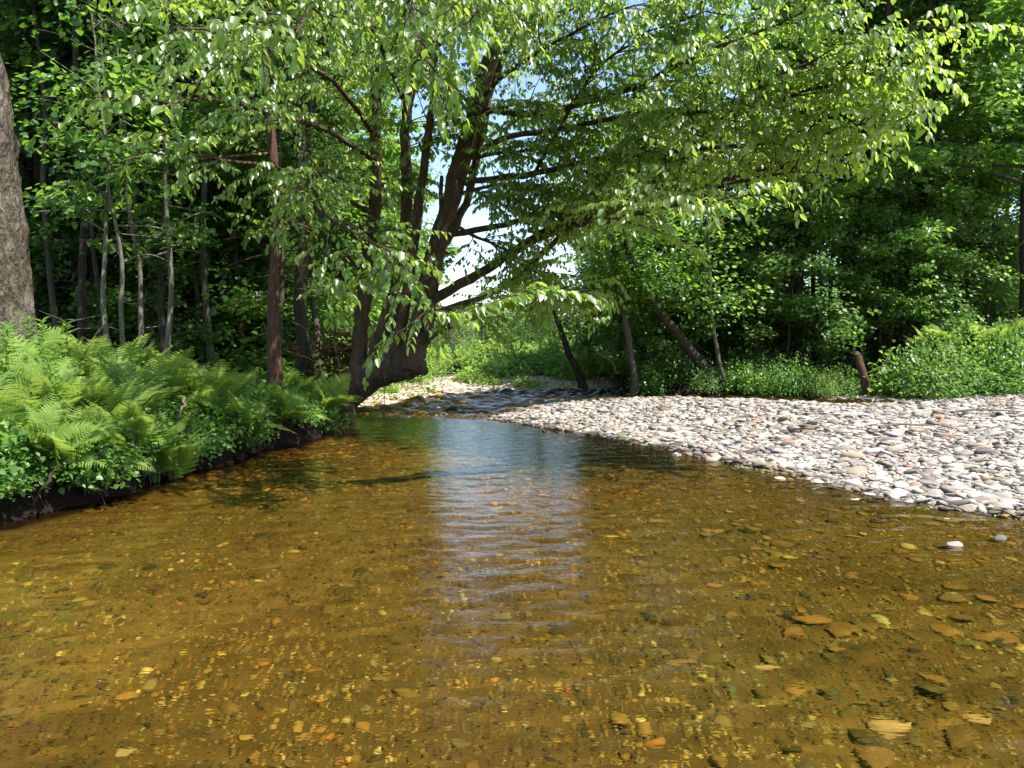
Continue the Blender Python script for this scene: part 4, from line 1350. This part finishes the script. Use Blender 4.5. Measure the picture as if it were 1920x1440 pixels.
named = [(250, 690, 8.6, 1.05, 'tall pale lit fern standing in the middle of the left bank'), (295, 660, 9.2, 1.0, 'upright fern behind the tall pale lit fern'), (285, 790, 7.9, 1.0, 'brightest yellow green fern with fronds spread over the bank lip'),
         (320, 800, 8.1, .85, 'fern arching right beside the brightest bank fern'), (55, 720, 7.3, .95, 'sunlit fern near the left edge below the willow leaved plant'), (110, 740, 7.5, .9, 'sunlit fern right of the left edge fern'),
         (30, 810, 6.8, .8, 'low fern at the left edge just above the dark bank'), (210, 770, 7.7, .8, 'half shaded fern left of the brightest bank fern'), (140, 860, 6.9, .55, 'small fern tuft hanging over the dark bank lip'),
         (345, 690, 9.6, .8, 'fern on the right shoulder of the left bank')]
for px, py, Y, s, lab in named:
    fern(px_x(px, Y), Y, s, lab, 'ferns on the left bank')
P1, s1 = rand_pts(46, -7.5, -3.7, 6.3, 10.5, lambda X, Y, s, bar, bed, sand: (s > .12) & (X < -3.4))
for p in P1:
    fern(p[0], p[1], random.uniform(.65, 1.0), 'light green fern among the crowded ferns of the left bank', 'crowded ferns of the left bank')
P1, s1 = rand_pts(34, -6, -2.6, 6.0, 13, lambda X, Y, s, bar, bed, sand: (s > -.02) & (s < .22) & (X < -2.7))
for p in P1:
    e = fern(p[0], p[1], random.uniform(.5, .8), 'fern leaning out over the lip of the cut bank', 'ferns on the lip of the left bank', 0)
    e.location.z = max(p[2], .34)
    e.rotation_euler = (random.gauss(0, .1), random.uniform(.25, .6), 0)
P1, s1 = rand_pts(22, -9, -3.2, 9.5, 13.5, lambda X, Y, s, bar, bed, sand: (s > .2) & (X < -2.8))
for p in P1:
    fern(p[0], p[1], random.uniform(.55, .85), 'shaded fern at the back of the left bank before the wood', 'shaded ferns before the left wood')
for px, Y, lab in [(1785, 19.6, 'pale fern plume rising over the right bank thicket'), (1850, 19.4, 'fern plume topping the full green shrub'), (1905, 19.2, 'broad bright fern crown over the tallest thicket shrub'), (1735, 19.7, 'fern plume at the left shoulder of the thicket')]:
    e = fern(px_x(px, Y), Y, 1.25, lab, 'ferns over the right bank thicket', .75)

# herbs of the left bank
P1, s1 = rand_pts(34, -7.5, -2.9, 6.3, 13, lambda X, Y, s, bar, bed, sand: (s > .05) & (X < -2.8))
for p in P1:
    nearlip = p[1] > 9.3
    shrub('leafy_plant', 'low', p[0], p[1], random.uniform(.7, 1.25), 'small leafy plant on the right half of the left bank' if nearlip else 'small leafy plant between the ferns of the left bank',
          'leafy plants on the left bank', 'plant')
P1, s1 = rand_pts(100, -6, -2.4, 5.4, 13, lambda X, Y, s, bar, bed, sand: (s > -.04) & (s < .28) & (X < -2.5))
for p in P1:
    shrub('leafy_plant', 'low', p[0], p[1], random.uniform(.5, .9), 'small leafy plant hanging over the lip of the left bank', 'plants at the lip of the left bank', 'plant').location.z = max(p[2], .34) - random.uniform(0, .24)


def make_willowherb(seed, h):
    g = np.random.default_rng(seed)
    st, fo = MB(), MB()
    Q_ = smooth_path([(0, 0, -.1), (.02, .01, h * .5), (.05 * g.normal(), .05, h)], 8)
    st.tube(Q_, np.linspace(.008, .003, 8), 6)
    n = int(h / .022)
    t_ = np.linspace(.25, 1, n)
    pos = np.stack([np.interp(t_, np.linspace(0, 1, 8), Q_[:, c]) for c in range(3)], 1)
    a = np.arange(n) * 2.4
    D = np.stack([np.cos(a), np.sin(a), .25 + .5 * (t_ - .5)], 1) + g.normal(0, .1, (n, 3))
    leaves(fo, pos, D, np.broadcast_to(UP, (n, 3)), .15 * (1.15 - .5 * t_), .42, T8, 0)
    return st.mesh('stem', [M['stem']]), fo.mesh('foliage', [M['herb']])


WH = [make_willowherb(k, .95) for k in (71, 72, 73)]
for k, (px, Y, s, lab) in enumerate([(75, 7.7, 1.0, 'tall willow leaved plant just right of the thick grey trunk'), (95, 7.4, .85, 'willow leaved plant in front of its tall neighbour'), (130, 8.2, 1.0, 'willow leaved plant nearest the shaded wood'),
                                     (15, 7.2, 1.0, 'willow leaved plant at the left edge'), (45, 7.9, .95, 'willow leaved plant at the foot of the thick grey trunk'), (105, 7.0, .7, 'short willow leaved plant among the front ferns')]):
    for q_ in range(1):
        x = px_x(px, Y)
        e = empty('willowherb', (x, Y, ground_z(x, Y) + .1), k * 1.3, s)
        tag(e, lab, 'plant', 'willow leaved plants')
        obj('stem', WH[k % 3][0], e)
        obj('foliage', WH[k % 3][1], e)

P1, s1 = rand_pts(16, -5.6, -3.6, 4.9, 7.2, lambda X, Y, s, bar, bed, sand: (s > -.08) & (s < .25))
for p in P1:
    shrub('leafy_plant', 'low', p[0], p[1], random.uniform(.55, .95), 'small leafy plant trailing down the near end of the cut left bank', 'plants trailing down the near bank', 'plant').location.z = random.uniform(.22, .42)
# ground cover nobody could count
def cover(name, n, box, test, size, mat, label, hz=.25):
    P1, s1 = rand_pts(n, *box, test)
    m = len(P1)
    b = MB()
    P1[:, 2] += rng.random(m) ** 1.5 * hz
    leaves(b, P1, rng.normal(0, 1, (m, 3)) * np.array([1, 1, .4]), UP + rng.normal(0, .4, (m, 3)), size * rng.uniform(.5, 1.2, m), .9, T4)
    return tag(obj(name, b.mesh(name, [M[mat]])), label, kind='stuff')


cover('undergrowth', 26000, (-9, -2.6, 6, 14.5), lambda X, Y, s, bar, bed, sand: (s > .04) & (X < -2.6), .06, 'herb', 'low leaves covering the left bank between the ferns', .32)
cover('undergrowth', 16000, (-24, -2, 13, 30), lambda X, Y, s, bar, bed, sand: (s > .3) & (X < -2.0), .10, 'leaf_dark', 'sparse dark undergrowth on the floor of the left wood', .35)
cover('undergrowth', 16000, (3, 22, 19.6, 34), lambda X, Y, s, bar, bed, sand: (s > .3) & (bar < .4), .11, 'leaf_dark', 'dark undergrowth under the right bank trees', .5)
cover('undergrowth', 22000, (-7, 9, 22, 50), lambda X, Y, s, bar, bed, sand: (s > .8) & (sand < .3), .13, 'yellowgreen', 'yellow green ground cover beyond the stream', .3)
cover('fallen_leaves', 260, (0, 11, 6.5, 19), lambda X, Y, s, bar, bed, sand: (s > .3) & (bar > .5), .05, 'deadleaf', 'brown dead leaves caught between the stones of the gravel bar', .05)
cover('fallen_leaves', 9000, (-24, -2.6, 9, 26), lambda X, Y, s, bar, bed, sand: (s > .1) & (X < -2.6), .07, 'deadleaf', 'brown fallen leaves on the floor of the left wood', .03)

# ------------------------------------------------------------------ dead wood and small things
e0 = on_plane(1626, 745, .3)
post_Y = 19.3
b = MB()
Q_, rr = px_path([(1632, 752, post_Y, .15), (1625, 728, post_Y, .11), (1616, 695, post_Y, .10), (1607, 664, post_Y, .085)], 16)
pe = empty('dead_post', Q_[0])
tag(pe, 'broken dead trunk leaning like a post at the edge of the gravel', 'stump')
b.tube(Q_ - Q_[0], rr, 12, 0, .5, .09)
obj('trunk', b.mesh('trunk', [M['bark_red']]), pe)
b = MB()
tp = Q_[-1] - Q_[0]
for k in range(5):
    a = k * 1.25
    o_ = np.array([math.cos(a) * .045, math.sin(a) * .045, -.03])
    b.tube([tp + o_, tp + o_ + np.array([-.012, 0, .05]), tp + o_ + np.array([-.02, 0, .08 + .03 * (k % 3)])], [.035, .025, .006], 5)
obj('splintered_top', b.mesh('splintered_top', [M['deadwood']]), pe)

# hanging twigs under the leaning trunk
for rows, lab in [([(722, 692, 13.6, .008), (721, 740, 13.5, .006), (719, 785, 13.5, .005), (720, 812, 13.5, .004)], 'long thin twig hanging from the leaning trunk to the water'),
                  ([(690, 712, 13.9, .02), (740, 707, 13.5, .016), (790, 706, 13.3, .008)], 'short dead branch stub under the leaning trunk'),
                  ([(632, 770, 13.2, .009), (630, 800, 13.1, .007), (629, 830, 13.1, .004)], 'short thin root hanging at the foot of the leaning trunk')]:
    Q_, rr = px_path(rows, None, .008)
    b = MB()
    b.tube(Q_, rr, 5)
    tag(obj('hanging_twig', b.mesh('hanging_twig', [M['twig']])), lab, 'twig')
# heap of dead leaves and sticks lodged behind the trunk
hp = at(640, 668, 14.9)
e = empty('debris_heap', hp)
tag(e, 'reddish heap of dead leaves lodged behind the leaning trunk', 'debris')
b = MB()
n = 900
off = rng.normal(0, 1, (n, 3)) * np.array([.33, .25, .24])
leaves(b, off, rng.normal(0, 1, (n, 3)), rng.normal(0, 1, (n, 3)), .1 * rng.uniform(.6, 1.3, n), .8, T4)
obj('leaf_litter', b.mesh('leaf_litter', [M['deadleaf']]), e)
b = MB()
b.tube([(.05, -.35, -.2), (-.02, -.32, .1), (-.08, -.3, .32)], [.03, .028, .012], 6)
obj('stick', b.mesh('stick', [M['deadwood']]), e)
b = MB()
b.tube([(.3, -.3, .22), (.1, -.3, .12), (-.15, -.3, .2)], [.022, .02, .01], 6)
obj('stick', b.mesh('stick', [M['deadwood']]), e)
# roots and snags along the cut bank
for k, (x0, y0, x1, y1, Y, r, lab) in enumerate([
        (420, 800, 405, 862, 9.3, .035, 'gnarled root reaching down the cut bank below the leafy plants'), (315, 830, 318, 900, 8.0, .02, 'thin upright root dropping to the water from the brightest fern'),
        (205, 860, 200, 930, 7.0, .05, 'stubby root at the dark bank under the half shaded ferns'), (100, 880, 60, 950, 6.3, .016, 'thin root curving down the dark bank near the left edge'),
        (520, 800, 505, 845, 10.8, .03, 'root poking from the bank near the leaning tree'), (345, 745, 325, 800, 8.4, .018, 'broken stick standing among the bank plants'),
        (300, 815, 250, 925, 7.6, .014, 'slim dead twig trailing into the water')]):
    Pm = at((x0 + x1) / 2 + 8, (y0 + y1) / 2 - 8, Y - .12)
    Q_ = smooth_path([at(x0, y0, Y + .12), Pm, at(x1, y1, Y - .05)], 9)
    Q_[1:-1] += rng.normal(0, .012, Q_[1:-1].shape)
    b = MB()
    b.tube(Q_, np.linspace(r, r * .35, 9), 7, 0, .5, .08)
    tag(obj('root', b.mesh('root', [M['deadwood'] if k in (0, 1, 5) else M['bark_dark']])), lab, 'root', 'roots along the cut bank')
for k, (x, y, L, a, r, mat, lab) in enumerate([(1700, 805, .9, .3, .022, 'deadwood', 'bleached driftwood stick lying on the middle of the gravel bar'), (1520, 800, .6, -.5, .014, 'twig', 'dark forked stick on the gravel towards the shaded pool'),
                                                (1850, 790, 1.1, .1, .02, 'deadwood', 'long grey driftwood stick at the back of the gravel at right'), (1380, 790, .5, .9, .012, 'twig', 'short dark twig on the gravel beyond the shaded tip'),
                                                (1560, 868, .35, -.2, .009, 'deadwood', 'thin pale twig on the gravel near the waterline')]):
    p = on_plane(x, y, .28)
    z = ground_z(p[0], p[1]) + .06
    b = MB()
    d = np.array([math.cos(a), math.sin(a), 0])
    n_ = np.array([-d[1], d[0], 0])
    Q_ = smooth_path([-d * L / 2, -d * L * .15 + n_ * L * .06 + UP * .03, d * L * .2 - n_ * L * .03 + UP * .02, d * L / 2], 12)
    b.tube(Q_, np.linspace(r, r * .35, 12), 7, 0, .5, .08)
    b.tube([Q_[6], Q_[6] + d * L * .12 + n_ * L * .12 + UP * .03, Q_[6] + d * L * .2 + n_ * L * .24 + UP * .03], [r * .5, r * .4, r * .2], 6)
    tag(obj('driftwood', b.mesh('driftwood', [M[mat]]), None, (p[0], p[1], z)), lab, 'driftwood', 'driftwood on the gravel bar')
b = MB()
P1, s1 = rand_pts(170, -6, -2.7, 6, 13.2, lambda X, Y, s, bar, bed, sand: (s > -.03) & (s < .2) & (X < -2.8))
for p in P1:                                              # fine roots and dead stems hanging from the turf
    q0 = np.array([p[0] + .05, p[1], max(p[2], .38)])
    q2 = q0 + np.array([rng.uniform(-.02, .22), rng.normal(0, .12), -rng.uniform(.15, .42)])
    r = rng.uniform(.003, .011)
    b.tube(smooth_path([q0, (q0 + q2) / 2 + np.array([rng.uniform(.0, .07), rng.normal(0, .04), .03]), q2], 6), np.linspace(r, r * .3, 6), 5)
tag(obj('root_tangle', b.mesh('root_tangle', [M['twig']])), 'tangle of fine roots and dead stems hanging from the cut left bank', kind='stuff')
p, r = by_px(1168, 824, 20, 0)
b = MB()
leaves(b, [(0, 0, 0), (.03, .02, .004)], [(1, .1, .05), (-.9, .4, .05)], [(0, 0, 1), (0, .1, 1)], .12, .6, T8)
tag(obj('fallen_leaf', b.mesh('fallen_leaf', [M['yellowgreen']]), None, (p[0], p[1], max(p[2], 0) + .03)), 'yellow fallen leaf at the shaded edge of the gravel bar', 'leaf')

# sunlight bends through the water down to the bed
water.cycles.is_caustics_caster = True
for o in scene.objects:
    if o.type == 'MESH' and o.name.split('.')[0] in ('ground', 'stream_pebbles', 'cobble', 'stone'):
        o.cycles.is_caustics_receiver = True
